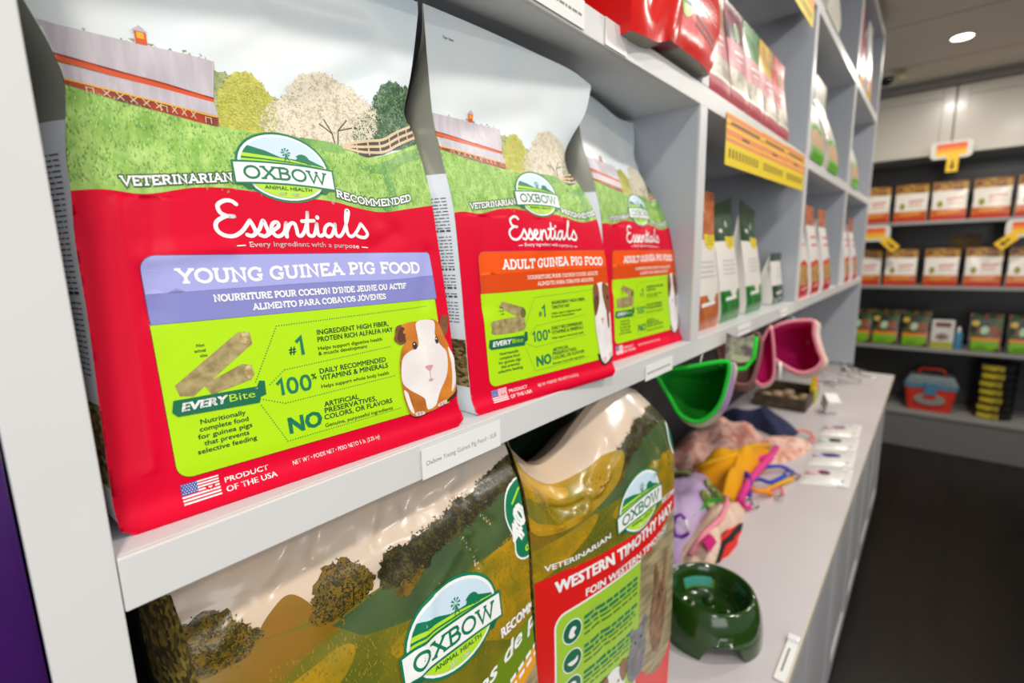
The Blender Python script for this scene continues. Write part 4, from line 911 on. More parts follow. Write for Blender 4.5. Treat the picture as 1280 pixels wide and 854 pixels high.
def treat(kind):
    top = ORN if kind == 'o' else PDARK; low = ORN if kind == 'o' else PGREEN
    def ex(A):
        A.poly('sticker', smooth_loop([(-6, 166), (-2, 158), (22, 152), (44, 158), (54, 166), (54, 180), (24, 178), (-8, 180)], 3), YEL, 4)
        for r in range(3): A.line('sticker', [(2, 174 - r * 6), (44, 174 - r * 6)], 1.6, M('sticker_ink', '#8a7a14', .5), 5)
        for r in range(4): A.line('front_panel', [(-40, 128 - r * 9), (34 + (r % 2) * 10, 128 - r * 9)], 2.6, PGREY, 3)
        A.poly('front_panel', smooth_loop([(-8, 70), (0, 56), (16, 52), (34, 58), (40, 70)], 3), CREAM, 3)
        A.line('front_panel', [(-36, 48), (36, 50)], 7, M('treat_title_white', '#f3eee6', .4), 3)
        A.poly('front_panel', oval(0, 216, 3.4, 3.4, 12), BLACK, 4)
        if kind != 'o': A.poly('front_panel', [(-34, 190), (-16, 190), (-18, 198), (-36, 198)], CREAM, 4); A.poly('front_panel', smooth_loop([(6, 202), (14, 202), (12, 214), (8, 214)], 3), CREAM, 4)
    return simple_art([(-2, 66, low), (66, 170, CREAM), (170, 260, top)], ex)
small('treat_pouch', 'orange and white treat pouch with yellow sticker, beside the cube divider', 'treat pouch', .952, -.030, SH, 126, 232, treat('o'), CREAM, 'treat pouches with yellow stickers')
TG = treat('g')
small('treat_pouch', 'green and white treat pouch with yellow sticker, next to the orange pouch', 'treat pouch', 1.105, -.034, SH, 126, 230, TG, CREAM, 'treat pouches with yellow stickers', lean=24, top=[(-1, -14), (1, 4)])
small('treat_pouch', 'green and white treat pouch with yellow sticker, next to the small white pouch', 'treat pouch', 1.285, -.034, SH, 130, 226, TG, CREAM, 'treat pouches with yellow stickers', lean=22, top=[(-1, 4), (1, -10)])
def exs(A):
    for r in range(3): A.line('front_panel', [(-14, 96 - r * 10), (30, 96 - r * 10)], 2.4, PGREY, 3)
    A.poly('front_panel', rrect(-4, 60, 34, 104, (4, 4, 4, 4)), M('pouch_label_pale', '#dfe3d2', .4), 2); A.line('front_panel', [(-30, 30), (30, 32)], 6, CREAM, 3)
small('treat_pouch', 'small short white and dark green pouch at the right end of its cube', 'treat pouch', 1.535, -.036, SH, 120, 134, simple_art([(-2, 52, PDARK), (52, 118, CREAM), (118, 140, PDARK)], exs), CREAM, 'small pouches in the second cube', T=36, lean=8)

SRED = M('snack_red', '#d8202a', .3, bump=.2, bscale=40); STAN = M('snack_window_tan', '#c69a56', .4, c2='#a97b3b', scale=50, kind='cells'); SDK = M('snack_dark_top', '#6b5140', .35, c2='#d46a2a', scale=18); SWH = M('snack_white', '#e9e4e0', .32, bump=.3, bscale=30)
def snack(A):
    A.poly('front_panel', [(-90, 96), (0, 118), (90, 96), (90, 84), (0, 104), (-90, 84)], SRED, 3)
    for r in range(2): A.line('front_panel', [(-44, 188 - r * 26), (44, 190 - r * 26)], 8, M('snack_title', '#d86a66', .4), 3)
    A.line('front_panel', [(-40, 26), (40, 30)], 5, SWH, 3)
SN = simple_art([(-2, 40, SRED), (40, 110, STAN), (110, 226, SWH), (226, 290, SDK)], snack)
SN2 = ['white and red snack bag nearest the divider in the third cube', 'white and red snack bag in the middle of the third cube', 'white and red snack bag farthest along in the third cube', 'white and red snack bag against the divider in the last cube', 'short white and red snack bag at the far end of the last cube']
for i, (y, x, H) in enumerate(((1.745, -.012, 250), (1.93, -.010, 262), (2.13, -.006, 256), (2.68, -.008, 270), (2.93, -.006, 240))):
    small('snack_bag', SN2[i], 'snack bag', y, x, SH, 150, H, SN, SWH, 'white and red snack bags on the shelf', T=60, lean=30, waist=4)

# freeze-dried fruit pouches on the upper shelf
US = .2571
FR = M('fruit_print', '#b4505a', .4, spec=.3, c2='#d6a09c', scale=30, lo=.35, hi=.7); FW = M('fruit_window', '#bdb39c', .36, c2='#8d8468', scale=60, kind='cells'); FB = M('fruit_base_pink', '#b9525a', .4, spec=.3)
FT = [M('fruit_top_a', '#7a6a3a', .3, c2='#b08a6a', scale=30), M('fruit_top_b', '#4a2a36', .3, c2='#8a2f3f', scale=40, kind='cells'), M('fruit_top_c', '#23602a', .3, c2='#3f8a35', scale=30), M('fruit_top_d', '#e3c21a', .3, c2='#b97f1c', scale=24), M('fruit_top_e', '#d42a1c', .3, c2='#a51c18', scale=40, kind='cells')]
FL_ = ['freeze dried fruit pouch with olive top next to the red bag', 'freeze dried fruit pouch with dark berry top and round badge', 'freeze dried fruit pouch with leafy green top', 'freeze dried fruit pouch with yellow top', 'freeze dried fruit pouch with bright red top at the end of the row']
for i, (y, H) in enumerate(((.905, 158), (1.015, 172), (1.125, 164), (1.238, 152), (1.352, 150))):
    def exf(A, i=i):
        A.line('front_panel', [(-30, 96), (26, 100)], 5, M('fruit_title', '#f0dcd8', .4), 3); A.line('front_panel', [(-24, 84), (20, 87)], 3, M('fruit_title', ''), 3)
        if i in (1, 4): A.poly('badge', oval(-6, 134, 13, 17, 20), PWHT, 3); A.poly('badge', oval(-6, 134, 11, 15, 20), M('badge_green', '#86a860', .4), 4)
        A.poly('front_panel', [(-60, 28), (60, 28), (60, 34), (-60, 34)], CREAM, 2)
    small('fruit_pouch', FL_[i], 'fruit pouch', y, -.010, US, 106, H, simple_art([(-2, 30, FB), (30, 66, FW), (66, 116, FR), (116, 180, FT[i])], exf), FR, 'freeze dried fruit pouches on the upper shelf', T=40, lean=14)

# red bag tipped over the upper shelf edge
RA = Art(); RB_ = M('red_bag_film', '#e0140f', .22, bump=.25, bscale=22)
RA.poly('round_sticker', oval(-2, 62, 27, 27, 28), HLIME, 2)
for r in range(2): RA.line('round_sticker', [(-14, 60 - r * 10), (14, 62 - r * 10)], 5, OXD, 3)
for r in range(4): RA.line('front_panel', [(38, 84 - r * 7), (116, 78 - r * 7)], 2.0, M('red_bag_pale_text', '#ef8a80', .4), 2)
for r in range(2): RA.line('front_panel', [(34, 46 - r * 9), (116, 38 - r * 9)], 4.2, M('red_bag_dark_text', '#7a1210', .4), 2)
rf = Film((.012, .684, .2672), 0, 230, [(0, -134), (20, -138), (230, -138)], [(0, 128), (20, 138), (60, 142), (230, 140)], [(0, 4), (20, 10), (80, 18), (160, 6), (230, -20)], 0, (6, 8, 0, 70), 4, None, [(-40, 10, 20, 90, 4, 16), (-90, 30, 40, 60, -5, 16)], [(-1, -18), (-.55, -15), (-.25, -3), (.1, 0), (1, 0)])
rb = pouch(rf, 'treat_bag', 'glossy red bag with lime round sticker tipped over the upper shelf edge', 'treat bag', [(0, 82), (80, 86), (180, 40), (230, 3)], RA, RB_, lambda i, j: RB_, None, 50, 50, 10, mx=8, gap=.2, backm=M('bag_bottom_grey', '#9c958a', .4, c2='#8a3030', scale=9, lo=.5, hi=.6))
rb.rotation_euler = (0, -.135, 0)

# white bags with green base, upper shelf third and fourth cube
GBW = M('litter_white', '#dcd8cc', .32, c2='#c9c3b0', scale=20, bump=.3, bscale=20); GBG = M('litter_green', '#58b52a', .3); GBT = M('litter_tan', '#c9a077', .4)
def exg(A):
    A.poly('front_panel', [(-80, 78), (-20, 88), (40, 78), (90, 86), (90, 100), (20, 92), (-30, 100), (-80, 92)], GBG, 3)
    A.poly('front_panel', smooth_loop([(-30, 186), (-10, 200), (20, 214), (50, 200), (30, 176), (0, 170)], 3), M('litter_olive', '#6a6a3a', .4, c2='#d8932a', scale=25), 3)
GB = simple_art([(-2, 34, GBG), (34, 84, GBT), (84, 300, GBW)], exg)
for i, (y, H) in enumerate(((1.74, 230), (2.02, 222), (2.60, 232))):
    small('litter_bag', ['white bag with green base beside the third cube divider, upper shelf', 'white bag with green base deeper in the third cube, upper shelf', 'white bag with green base in the last cube, upper shelf'][i], 'bag', y, .0, US, 190, H, GB, GBW, 'white and green bags on the upper shelf', T=80, lean=50, waist=6)
TS = .6583
small('grain_bag', 'plain off white bag on the top shelf, only its base showing', 'bag', 1.82, .0, TS, 220, 260, simple_art([(-2, 300, M('grain_white', '#cfcabc', .35))]), M('grain_white', ''), None, T=100, lean=50)
def ext(A):
    A.poly('front_panel', [(-40, 60), (40, 60), (40, 90), (-40, 90)], YEL, 3)
TALL = M('tall_pack_red', '#8a1f3a', .3, c2='#a3283f', scale=20)
small('tall_pack', 'tall dark red and yellow pack on the top shelf near the far end', 'pack', 2.60, -.01, TS, 130, 300, simple_art([(-2, 70, M('tall_yellow', '#d9a01c', .35)), (70, 320, TALL)]), TALL, 'tall packs on the top shelf', T=60, lean=10)
small('tall_pack', 'tall white and red pack on the top shelf at the far end', 'pack', 2.86, -.01, TS, 150, 290, simple_art([(-2, 60, M('tall_yellow', '')), (60, 130, SRED), (130, 320, SWH)]), SWH, 'tall packs on the top shelf', T=60, lean=10)

# yellow sale sheets hanging from the shelf edge
def sale_sheet(y0, y1, z0, z1, dz, label, big=True):
    root = thing('sale_sheet', label, 'sale sign', (.0012, y0, z0), 0, 'yellow sale sheets on the shelf edges')
    L_ = y1 - y0; Y1 = M('sale_yellow', '#f2d21a', .45); O1 = M('sale_orange', '#ef8a5a', .5); BK_ = M('sale_black', '#5a4a12', .5)
    b = MB(); b.add([(0, 0, 0), (0, L_, dz), (0, L_, z1 - z0 + dz), (0, 0, z1 - z0), (.0008, 0, 0), (.0008, L_, dz), (.0008, L_, z1 - z0 + dz), (.0008, 0, z1 - z0)], [(3, 2, 1, 0), (4, 5, 6, 7), (0, 1, 5, 4), (1, 2, 6, 5), (2, 3, 7, 6), (3, 0, 4, 7)], Y1)
    A = Art(); h = (z1 - z0) * 1000; w_ = L_ * 1000; sl = lambda x, y: (x, y + dz * 1000 * x / w_)
    for f0, f1 in ((.46, .54), (.58, .70), (.76, .82), (.88, .98)): A.poly('p', [sl(0, h * f0), sl(w_, h * f0), sl(w_, h * f1), sl(0, h * f1)], O1, 1)
    for f, a, c in ((.83, .1, .9), (.62, .4, .6)): A.line('p', [sl(w_ * a, h * f), sl(w_ * c, h * f)], h * .05, BK_, 2)
    x = .1
    while x < .9: A.line('p', [sl(w_ * x, h * .16), sl(w_ * x, h * .34)], w_ * .035, BK_, 2); x += .085
    wrap(A, 'p', lambda a, c: (.8, a, c), b, 60, .15); b.build('sheet', root)
sale_sheet(.925, 1.155, .1515, .2385, .003, 'yellow and orange striped sale sheet below the dark berry pouch')
sale_sheet(1.157, 1.362, .1545, .2435, .003, 'yellow and orange striped sale sheet in the middle of its row of three')
sale_sheet(1.364, 1.578, .1575, .2485, .003, 'yellow and orange striped sale sheet nearest the third cube')
sale_sheet(1.335, 1.553, .556, .640, .003, 'yellow and orange sale sheet on the top shelf edge, cut by the picture top')

# ------------------------------------------------------------------ things on the counter
CZ = -.6724
GRN = M('bowl_green', '#22420f', .12, coat=.5)
bowl = thing('pet_bowl', 'dark green glossy plastic pet bowl with arched foot openings', 'pet bowl', (.045, .825, CZ))
b = MB(); N_ = 72
prof = [(.089, 0), (.089, .014), (.088, .03), (.085, .05), (.080, .066), (.0745, .077), (.0705, .0805), (.067, .079), (.063, .07), (.058, .05), (.055, .036), (.050, .030), (.030, .0285), (.001, .0285)]
def bp(i, j):
    a = 2 * PI * i; r, z = prof[j]
    if j <= 1:
        lift = 0
        for k in range(4):
            d = (a - (-.98 + k * PI / 2) + PI) % (2 * PI) - PI
            if abs(d) < .40: lift = max(lift, .034 * math.sqrt(max(0, 1 - (d / .40) ** 2)))
        z = max(z, lift); r = r - .0 if z < .02 else .088
    return (r * math.cos(a), r * math.sin(a), z)
vs = [bp(i / N_, j) for j in range(len(prof)) for i in range(N_)]
b.add(vs, [(j * N_ + i, j * N_ + (i + 1) % N_, (j + 1) * N_ + (i + 1) % N_, (j + 1) * N_ + i) for j in range(len(prof) - 1) for i in range(N_)], GRN)
body = b.build('bowl_body', bowl, smooth='all')
b = MB()
for k in range(4):
    a = .3 + k * PI / 2; b.lathe([(.013, .0275), (.011, .036), (.006, .042), (.0005, .0435)], GRN, 16, Matrix.Translation((.030 * math.cos(a), .030 * math.sin(a), 0)), cap=False)
    b.build('feeding_nub', bowl, smooth='all'); b = MB()
b = MB(); TEAL = M('sticker_teal', '#3fa08c', .4); LB = M('sticker_lime_edge', '#5c8a1c', .4)
def inner(a, z, off):
    r = .0585 + (z - .05) * .40 - off
    return (r * math.cos(a), r * math.sin(a), z)
b.grid(lambda i, j: inner(1.75 + 1.05 * i, .040 + .028 * j, .0012), 12, 3, LB); b.grid(lambda i, j: inner(1.83 + .95 * i, .043 + .024 * j, .0018), 12, 3, TEAL)
b.build('sticker', bowl, smooth='all')

pc = thing('price_clip', 'small white price holder lying at the counter edge near the bowl', 'price holder', (.1635, .775, CZ))
b = MB(); b.box(0, .017, 0, .10, .001, .004, PAPER); b.build('card', pc, bevel=.0008)
b = MB(); b.box(-.001, .018, .098, .112, .001, .010, M('clip_white', '#f3f2f0', .25)); b.build('clip', pc, bevel=.002)
b = MB(); b.box(.006, .009, .02, .08, .0041, .0044, INK); b.build('print_line', pc)

def heap(name, label, cat, outline, h, m, parent=None, seed=1, z=CZ, ripple=.25, power=2.6, group=None, folds=5, k=7, nr=14):
    """a limp piece of cloth: outline in metres on the counter, soft rise and folds"""
    o = smooth_loop(outline, 6); n = len(o); cx = sum(p[0] for p in o) / n; cy = sum(p[1] for p in o) / n; rnd = random.Random(seed)
    ph = [rnd.uniform(0, 6.3) for _ in range(6)]; vs = []; fs = []
    for r in range(nr + 1):
        t = r / nr
        for i, (x, y) in enumerate(o):
            a = 2 * PI * i / n
            wob = 1 + .07 * math.sin(a * folds + ph[0]) * t + .04 * math.sin(a * (folds * 2 + 1) + ph[1]) * t
            px, py = cx + (x - cx) * t * wob, cy + (y - cy) * t * wob
            zz = h * (1 - t ** power) * (1 + ripple * math.sin(px * 60 + ph[2] + py * 22) * .5 + ripple * .6 * math.sin(py * 48 + ph[3] - px * 30) + ripple * .5 * math.sin(a * 4 + ph[4]) * t)
            vs.append((px - cx, py - cy, max(.0015, zz)))
    for r in range(nr):
        for i in range(n):
            fs.append((r * n + i, r * n + (i + 1) % n, (r + 1) * n + (i + 1) % n, (r + 1) * n + i))
    k0 = len(vs)
    for x, y, _ in vs[nr * n:(nr + 1) * n]: vs.append((x, y, .0003))
    for i in range(n): fs.append((nr * n + i, nr * n + (i + 1) % n, k0 + (i + 1) % n, k0 + i))
    fs.append(tuple(range(k0, k0 + n))[::-1])
    b = MB(); b.add(vs, fs, m); ob = b.build(name, parent, smooth='all')
    if parent is None:
        ob.location = (cx, cy, z); tag(ob, label, cat, group)
    else: ob.location = Vector((cx, cy, z)) - parent.location
    return ob
FLOR = M('fleece_pink_floral', '#cf8676', .9, c2='#ecc3b4', scale=22, c3='#7d4638', lo=.40, hi=.54)
FLOR2 = M('fleece_blush_floral', '#eac6b6', .9, c2='#d99c86', scale=36, c3='#a8743f', lo=.44, hi=.60)
LAV = M('fleece_lavender', '#b79cc4', .9, c2='#c3abd0', scale=9)
NAVYF = M('fleece_navy', '#232a4c', .9, c2='#2c3358', scale=30, c3='#a02a3c', lo=.45, hi=.66)
GOLD = M('fleece_yellow', '#f2a900', .85); MAG = M('fleece_magenta', '#c4126c', .85); GRF = M('fleece_bright_green', '#12a526', .85); AVO = M('avocado_skin', '#5f6e2c', .8, c2='#7d8a3e', scale=40); AVI = M('avocado_flesh', '#b9c47a', .8)
ZEB = M('fleece_red_zebra', '#d8261c', .85, c2='#15130f', scale=16, kind='wave', lo=.45, hi=.55)
heap('fleece_hammock', 'pink floral fleece hammock heaped on the counter', 'fleece hammock', [(-.33, 1.50), (-.33, 1.76), (-.26, 1.95), (-.17, 1.93), (-.07, 1.72), (-.075, 1.52), (-.16, 1.42), (-.24, 1.40)], .078, FLOR, seed=3)
heap('fleece_hammock', 'pale blush fleece piece spread beyond the yellow pouch', 'fleece hammock', [(-.13, 1.84), (-.06, 1.93), (.01, 1.92), (.03, 1.81), (-.01, 1.70), (-.04, 1.62), (-.07, 1.70)], .034, FLOR2, seed=5)
heap('fleece_hammock', 'navy fleece with red flecks folded behind the pink floral hammock', 'fleece hammock', [(-.32, 2.06), (-.2, 2.13), (-.09, 2.10), (-.035, 1.97), (-.08, 1.91), (-.16, 1.95), (-.27, 1.97)], .06, NAVYF, seed=7)
lavt = heap('fleece_hammock', 'lavender fleece with green avocado print beside the hay bag', 'fleece hammock', [(-.26, 1.36), (-.20, 1.42), (-.11, 1.38), (-.07, 1.22), (-.06, 1.06), (-.075, .96), (-.16, .93), (-.26, 1.02)], .064, LAV, seed=9, ripple=.14)
for (x, y, a, r0, r1) in ((-.195, 1.30, .5, .030, .044), (-.103, 1.29, -.4, .022, .030), (-.088, 1.215, .2, .022, .032)):
    b = MB(); c_, s_ = math.cos(a), math.sin(a)
    for kk, m_ in ((1.0, AVO), (.72, AVI)):
        b.add([(x + .165 + (r0 * kk * math.cos(t) * c_ - r1 * kk * math.sin(t) * s_) - .0, y - 1.17 + (r0 * kk * math.cos(t) * s_ + r1 * kk * math.sin(t) * c_), .0) for t in [2 * PI * q / 18 for q in range(18)]], [tuple(range(18))], m_)
    # drop the print on the cloth below it
    me_ = lavt.data
    for i, p in enumerate(b.v):
        best = min(me_.vertices, key=lambda v: (v.co.x - (p[0] - .165 + (-.0)) - 0 + (lavt.location.x)) ** 2 + (v.co.y - (p[1] + 1.17 - lavt.location.y)) ** 2 if v.co.z > .002 else 9)
        b.v[i] = (p[0] - .165 - lavt.location.x, p[1] + 1.17 - lavt.location.y, best.co.z + (.009 if i < 18 else .011))
    b.build('avocado_print', lavt)
def bag_sleeve(name, label, ring, back, rim_m, in_m, out_m, group=None, rim_r=.004, cat='fleece pouch', extra_parts=None):
    """an open fleece pouch: ring of opening points, a back centre it tapers to"""
    R_ = [Vector(p) for p in ring]; q = []
    n0 = len(R_)
    for i in range(n0):
        p0, p1, p2, p3 = (R_[(i + a) % n0] for a in (-1, 0, 1, 2))
        for j in range(4):
            t = j / 4; q.append(0.5 * (2 * p1 + (p2 - p0) * t + (2 * p0 - 5 * p1 + 4 * p2 - p3) * t * t + (3 * p1 - p0 - 3 * p2 + p3) * t ** 3))
    n = len(q); c = sum(q, Vector()) / n; B_ = Vector(back)
    root = thing(name, label, cat, c, 0, group)
    def layer(k, r): 
        t = k / 8; r = r if r < 1 else 1.03 + .16 * min(1, t * 4); sc_ = (1 - .12 * t - .8 * max(0, t - .62) / .38 * max(0, t - .62) / .38) * r
        ctr = c.lerp(B_, t) + Vector((0, 0, -.014 * math.sin(t * PI)))
        return [ctr + (p - c) * sc_ - c for p in q]
    for nm, r, m in (('lining', .97, in_m), ('outer_shell', 1.06, out_m)):
        b = MB(); vs = [v for k in range(9) for v in layer(k, r)]
        fs = [(k * n + i, k * n + (i + 1) % n, (k + 1) * n + (i + 1) % n, (k + 1) * n + i) for k in range(8) for i in range(n)] + [tuple(8 * n + i for i in range(n))]
        b.add(vs, fs, m); b.build(nm, root, smooth='all')
    b = MB(); b.tube([p - c for p in q], rim_r, rim_m, 8, closed=True); b.build('rim', root, smooth='all')
    return root, c
LILP = M('fleece_lilac_print', '#a98ab0', .9, c2='#d9d2a8', scale=10, lo=.5, hi=.62)
gp, gc = bag_sleeve('hanging_pouch', 'bright green lined fleece pouch hanging under the shelf, opening forward', [(-.058, .806, -.205), (-.01, .824, -.195), (.042, .843, -.182), (.051, .846, -.19), (.048, .845, -.22), (.04, .842, -.256), (.023, .836, -.282), (.003, .829, -.292), (-.02, .82, -.281), (-.036, .814, -.253), (-.052, .808, -.225)],
    (-.03, .99, -.262), M('fleece_rim_green', '#12c42c', .8), GRF, LILP)
b = MB(); fl = [(.034, .845, -.184), (.03, .93, -.215), (.045, .96, -.216), (.058, .965, -.194), (.060, .965, -.155)]
b.tube([Vector(p) - gc for p in fl], .0045, M('fleece_rim_green', ''), 8); b.build('side_loop', gp, smooth='all')
b = MB(); b.grid(lambda i, j: Vector((.012 + .046 * i, .95 + .012 * i, -.205 + .048 * j + .008 * (2 * i - 1) ** 2)) - gc, 6, 4, M('fleece_print_panel', '#b9bf9a', .9, c2='#6f5f66', scale=40)); b.build('printed_flap', gp, smooth='all')
b = MB(); b.tube([Vector(p) - gc for p in ((.0, .85, -.196), (-.004, .87, -.182), (-.006, .88, -.1768))], .0022, M('hook_steel', '#9a9a9a', .3, 1.0), 6); b.build('hook', gp, smooth='all')
PEACHP = M('fleece_peach_print', '#e2b9a4', .9, c2='#ecd6c4', scale=16)
MAG2 = M('fleece_rim_pink', '#ec8f9d', .85)
pp, pcx = bag_sleeve('hanging_pouch', 'magenta lined fleece pouch with peach rim hanging near the far cubes', [(-.025, 1.436, -.208), (.015, 1.448, -.186), (.061, 1.463, -.180), (.072, 1.467, -.188), (.074, 1.466, -.217), (.086, 1.471, -.259), (.095, 1.474, -.284), (.081, 1.469, -.31), (.05, 1.46, -.321), (.014, 1.448, -.304), (-.015, 1.439, -.28), (-.026, 1.435, -.243)],
    (.03, 1.66, -.27), MAG2, M('fleece_magenta_bright', '#d8127a', .85), PEACHP, rim_r=.005)
b = MB(); b.tube([Vector(p) - pcx for p in ((.03, 1.46, -.182), (.02, 1.49, -.18), (.01, 1.5, -.1768))], .0025, M('hook_aqua', '#5fc4c4', .4), 6); b.build('hook', pp, smooth='all')
b = MB(); b.tube([Vector(p) - pcx for p in ((.016, 1.385, -.282), (.018, 1.385, -.30), (.019, 1.386, -.33))], .0045, M('clip_white', ''), 6); b.build('clip_strap', pp, smooth='all')
bag_sleeve('hanging_pouch', 'narrow magenta lined fleece pouch folded beside the larger magenta pouch', [(-.007, 1.358, -.192), (.005, 1.362, -.254), (.008, 1.363, -.317), (-.008, 1.358, -.341), (-.027, 1.351, -.337), (-.04, 1.347, -.303), (-.03, 1.351, -.256)], (-.03, 1.43, -.27), MAG2, M('fleece_magenta_bright', ''), PEACHP, rim_r=.004)
bag_sleeve('hanging_pouch', 'dusty brown fleece pouch hanging between the green and magenta pouches', [(-.09, 1.215, -.205), (-.03, 1.23, -.185), (.0, 1.24, -.20), (-.004, 1.24, -.27), (-.02, 1.235, -.315), (-.06, 1.22, -.30)], (-.05, 1.31, -.25), M('fleece_dusty_brown', '#8a5f55', .9), M('fleece_dusty_brown', ''), M('fleece_dusty_brown', ''))
ye = heap('fleece_tunnel', 'bright yellow fleece tunnel lying across the pile of fleece', 'fleece tunnel', [(-.20, 1.41), (-.15, 1.49), (-.10, 1.56), (-.075, 1.68), (-.045, 1.70), (-.045, 1.56), (-.055, 1.42), (-.055, 1.31), (-.085, 1.30), (-.12, 1.36)], .088, GOLD, seed=21, ripple=.22)
b = MB(); b.tube([Vector(p) - ye.location for p in ((-.045, 1.72, -.640), (-.035, 1.60, -.628), (-.04, 1.50, -.632), (-.045, 1.40, -.640), (-.04, 1.31, -.655))], .010, M('fleece_rim_hot_pink', '#e2388f', .85), 8); b.build('pink_hem', ye, smooth='all')
b = MB(); b.tube([Vector(p) - ye.location for p in ((-.20, 1.41, -.640), (-.15, 1.40, -.606), (-.10, 1.46, -.590), (-.08, 1.58, -.596), (-.06, 1.68, -.625))], .008, M('fleece_rim_yellow', '#f9bb0c', .8), 8); b.build('rolled_edge', ye, smooth='all')
b2 = heap('fleece_cuff', 'cream floral fleece with green trim and pink cuff behind the bowl', 'fleece cuff', [(-.085, 1.02), (-.09, 1.13), (-.085, 1.24), (-.055, 1.30), (-.022, 1.295), (-.012, 1.20), (-.022, 1.12), (-.006, 1.05), (-.02, .985), (-.055, .97)], .05, M('fleece_cream_floral', '#d8b8a0', .9, c2='#e6cdb8', scale=26, c3='#a8735a', lo=.42, hi=.64), seed=12)
LC = b2.location
def onb2(pts, r, m, nm):
    b = MB(); b.tube([Vector(p) - LC for p in pts], r, m, 8); b.build(nm, b2, smooth='all')
onb2([(-.092, 1.03, -.655), (-.096, 1.12, -.635), (-.088, 1.22, -.632), (-.06, 1.29, -.650)], .005, GRF, 'green_trim')
onb2([(-.06, 1.25, -.628), (-.04, 1.20, -.615), (-.03, 1.12, -.618), (-.042, 1.04, -.625), (-.05, .985, -.650)], .007, MAG2, 'pink_trim')
b = MB(); b.grid(lambda i, j: Vector((-.045 + .03 * i, 1.0 + .075 * i * 0 + .05 * j, -.640 + .020 * math.sin(PI * i) * (1 - .2 * j))) - LC, 8, 4, MAG); b.build('cuff_lining', b2, smooth='all')
heap('fleece_strip', 'red and black zebra fleece strip peeking out beside the cream cuff', 'fleece strip', [(-.03, 1.03), (-.04, 1.12), (-.03, 1.20), (-.008, 1.215), (.006, 1.14), (.004, 1.05), (-.01, 1.02)], .02, ZEB, seed=14)

# straps and clips
def strap(pts, r, m, label, name='nylon_strap', clip=None):
    P0 = Vector(pts[0]); root = thing(name, label, 'strap', P0, 0, 'straps and clips by the fleece pile')
    b = MB(); q = []
    for i in range(len(pts) - 1):
        p0 = Vector(pts[max(0, i - 1)]); p1 = Vector(pts[i]); p2 = Vector(pts[i + 1]); p3 = Vector(pts[min(len(pts) - 1, i + 2)])
        for j in range(5):
            t = j / 5; q.append(.5 * (2 * p1 + (p2 - p0) * t + (2 * p0 - 5 * p1 + 4 * p2 - p3) * t * t + (3 * p1 - p0 - 3 * p2 + p3) * t ** 3) - P0)
    q.append(Vector(pts[-1]) - P0); b.tube(q, r, m, 8); b.build('webbing', root, smooth='all')
    e = Vector(pts[-1]) - P0; b = MB(); d = (q[-1] - q[-3]).normalized(); s_ = Vector((-d.y, d.x, 0))
    b.tube([e + d * (.016 + .018 * math.cos(a)) + s_ * .009 * math.sin(a) + Vector((0, 0, .002)) for a in [2 * PI * k / 20 for k in range(20)]], .0022, clip or M('clip_chrome', '#c9c9cc', .2, 1.0), 6, closed=True); b.build('clip_ring', root, smooth='all')
    return root
Zs = CZ + .008
BL = M('strap_blue', '#1f3fae', .7); PU = M('strap_purple', '#5a2a9a', .7); YE = M('strap_yellow', '#e9a80c', .7); PK_ = M('strap_pink', '#e0258a', .7); OR_ = M('strap_orange', '#f08a1c', .7); RD_ = M('strap_coral', '#e86a62', .6); CR_ = M('clip_chrome', '#c9c9cc', .2, 1.0)
strap([(-.075, 1.47, Zs + .02), (-.05, 1.53, Zs + .02), (-.01, 1.60, Zs + .012), (.012, 1.62, Zs)], .006, BL, 'blue nylon strap pointing toward the clear packets', clip=BL)
strap([(-.06, 1.40, Zs + .02), (-.03, 1.45, Zs + .02), (.0, 1.46, Zs + .016), (.02, 1.54, Zs + .012)], .006, BL, 'blue nylon strap curled over the pink strap', clip=M('strap_blue_dark', '#1a2f7c', .6))
strap([(-.08, 1.44, Zs + .03), (-.055, 1.43, Zs + .035), (-.04, 1.40, Zs + .025), (-.03, 1.36, Zs)], .007, PU, 'purple strap looped below the yellow tunnel')
strap([(-.01, 1.42, Zs), (.01, 1.48, Zs + .004), (.03, 1.54, Zs), (.036, 1.56, Zs)], .006, YE, 'yellow strap lying nearest the clear packets', clip=M('strap_dark_red', '#7a1f2a', .6))
strap([(-.05, 1.40, Zs + .014), (-.02, 1.38, Zs + .016), (.0, 1.40, Zs + .012), (.012, 1.42, Zs)], .007, OR_, 'short orange strap among the clips', clip=CR_)
strap([(-.05, 1.30, Zs), (-.035, 1.31, Zs + .006), (-.02, 1.29, Zs + .006), (-.012, 1.31, Zs)], .006, PK_, 'bright pink strap closest to the cream cuff', clip=CR_)
strap([(-.045, 1.62, Zs + .03), (-.06, 1.56, Zs + .035), (-.07, 1.48, Zs + .03), (-.06, 1.44, Zs + .03)], .007, PK_, 'hot pink strap along the edge of the yellow tunnel', clip=M('strap_purple', ''))
strap([(.0, 1.44, Zs), (.015, 1.46, Zs + .003), (.03, 1.46, Zs + .003), (.034, 1.43, Zs)], .0035, RD_, 'coral cord with chrome clip on the bare counter', clip=CR_)
strap([(-.03, 1.95, Zs + .02), (-.01, 1.98, Zs + .015), (.012, 1.98, Zs + .008), (.02, 1.95, Zs + .004)], .004, RD_, 'coral cord at the tip of the blush fleece', clip=RD_)
car = thing('carabiner', 'purple carabiner clip with white gate on the lavender fleece', 'carabiner', (-.09, 1.02, -.61))
b = MB(); b.tube([Vector(p) - car.location for p in ((-.098, 1.013, -.630), (-.102, 1.014, -.612), (-.098, 1.017, -.592), (-.088, 1.021, -.585), (-.079, 1.024, -.594))], .0042, M('carabiner_purple', '#6a1fa0', .35), 8)
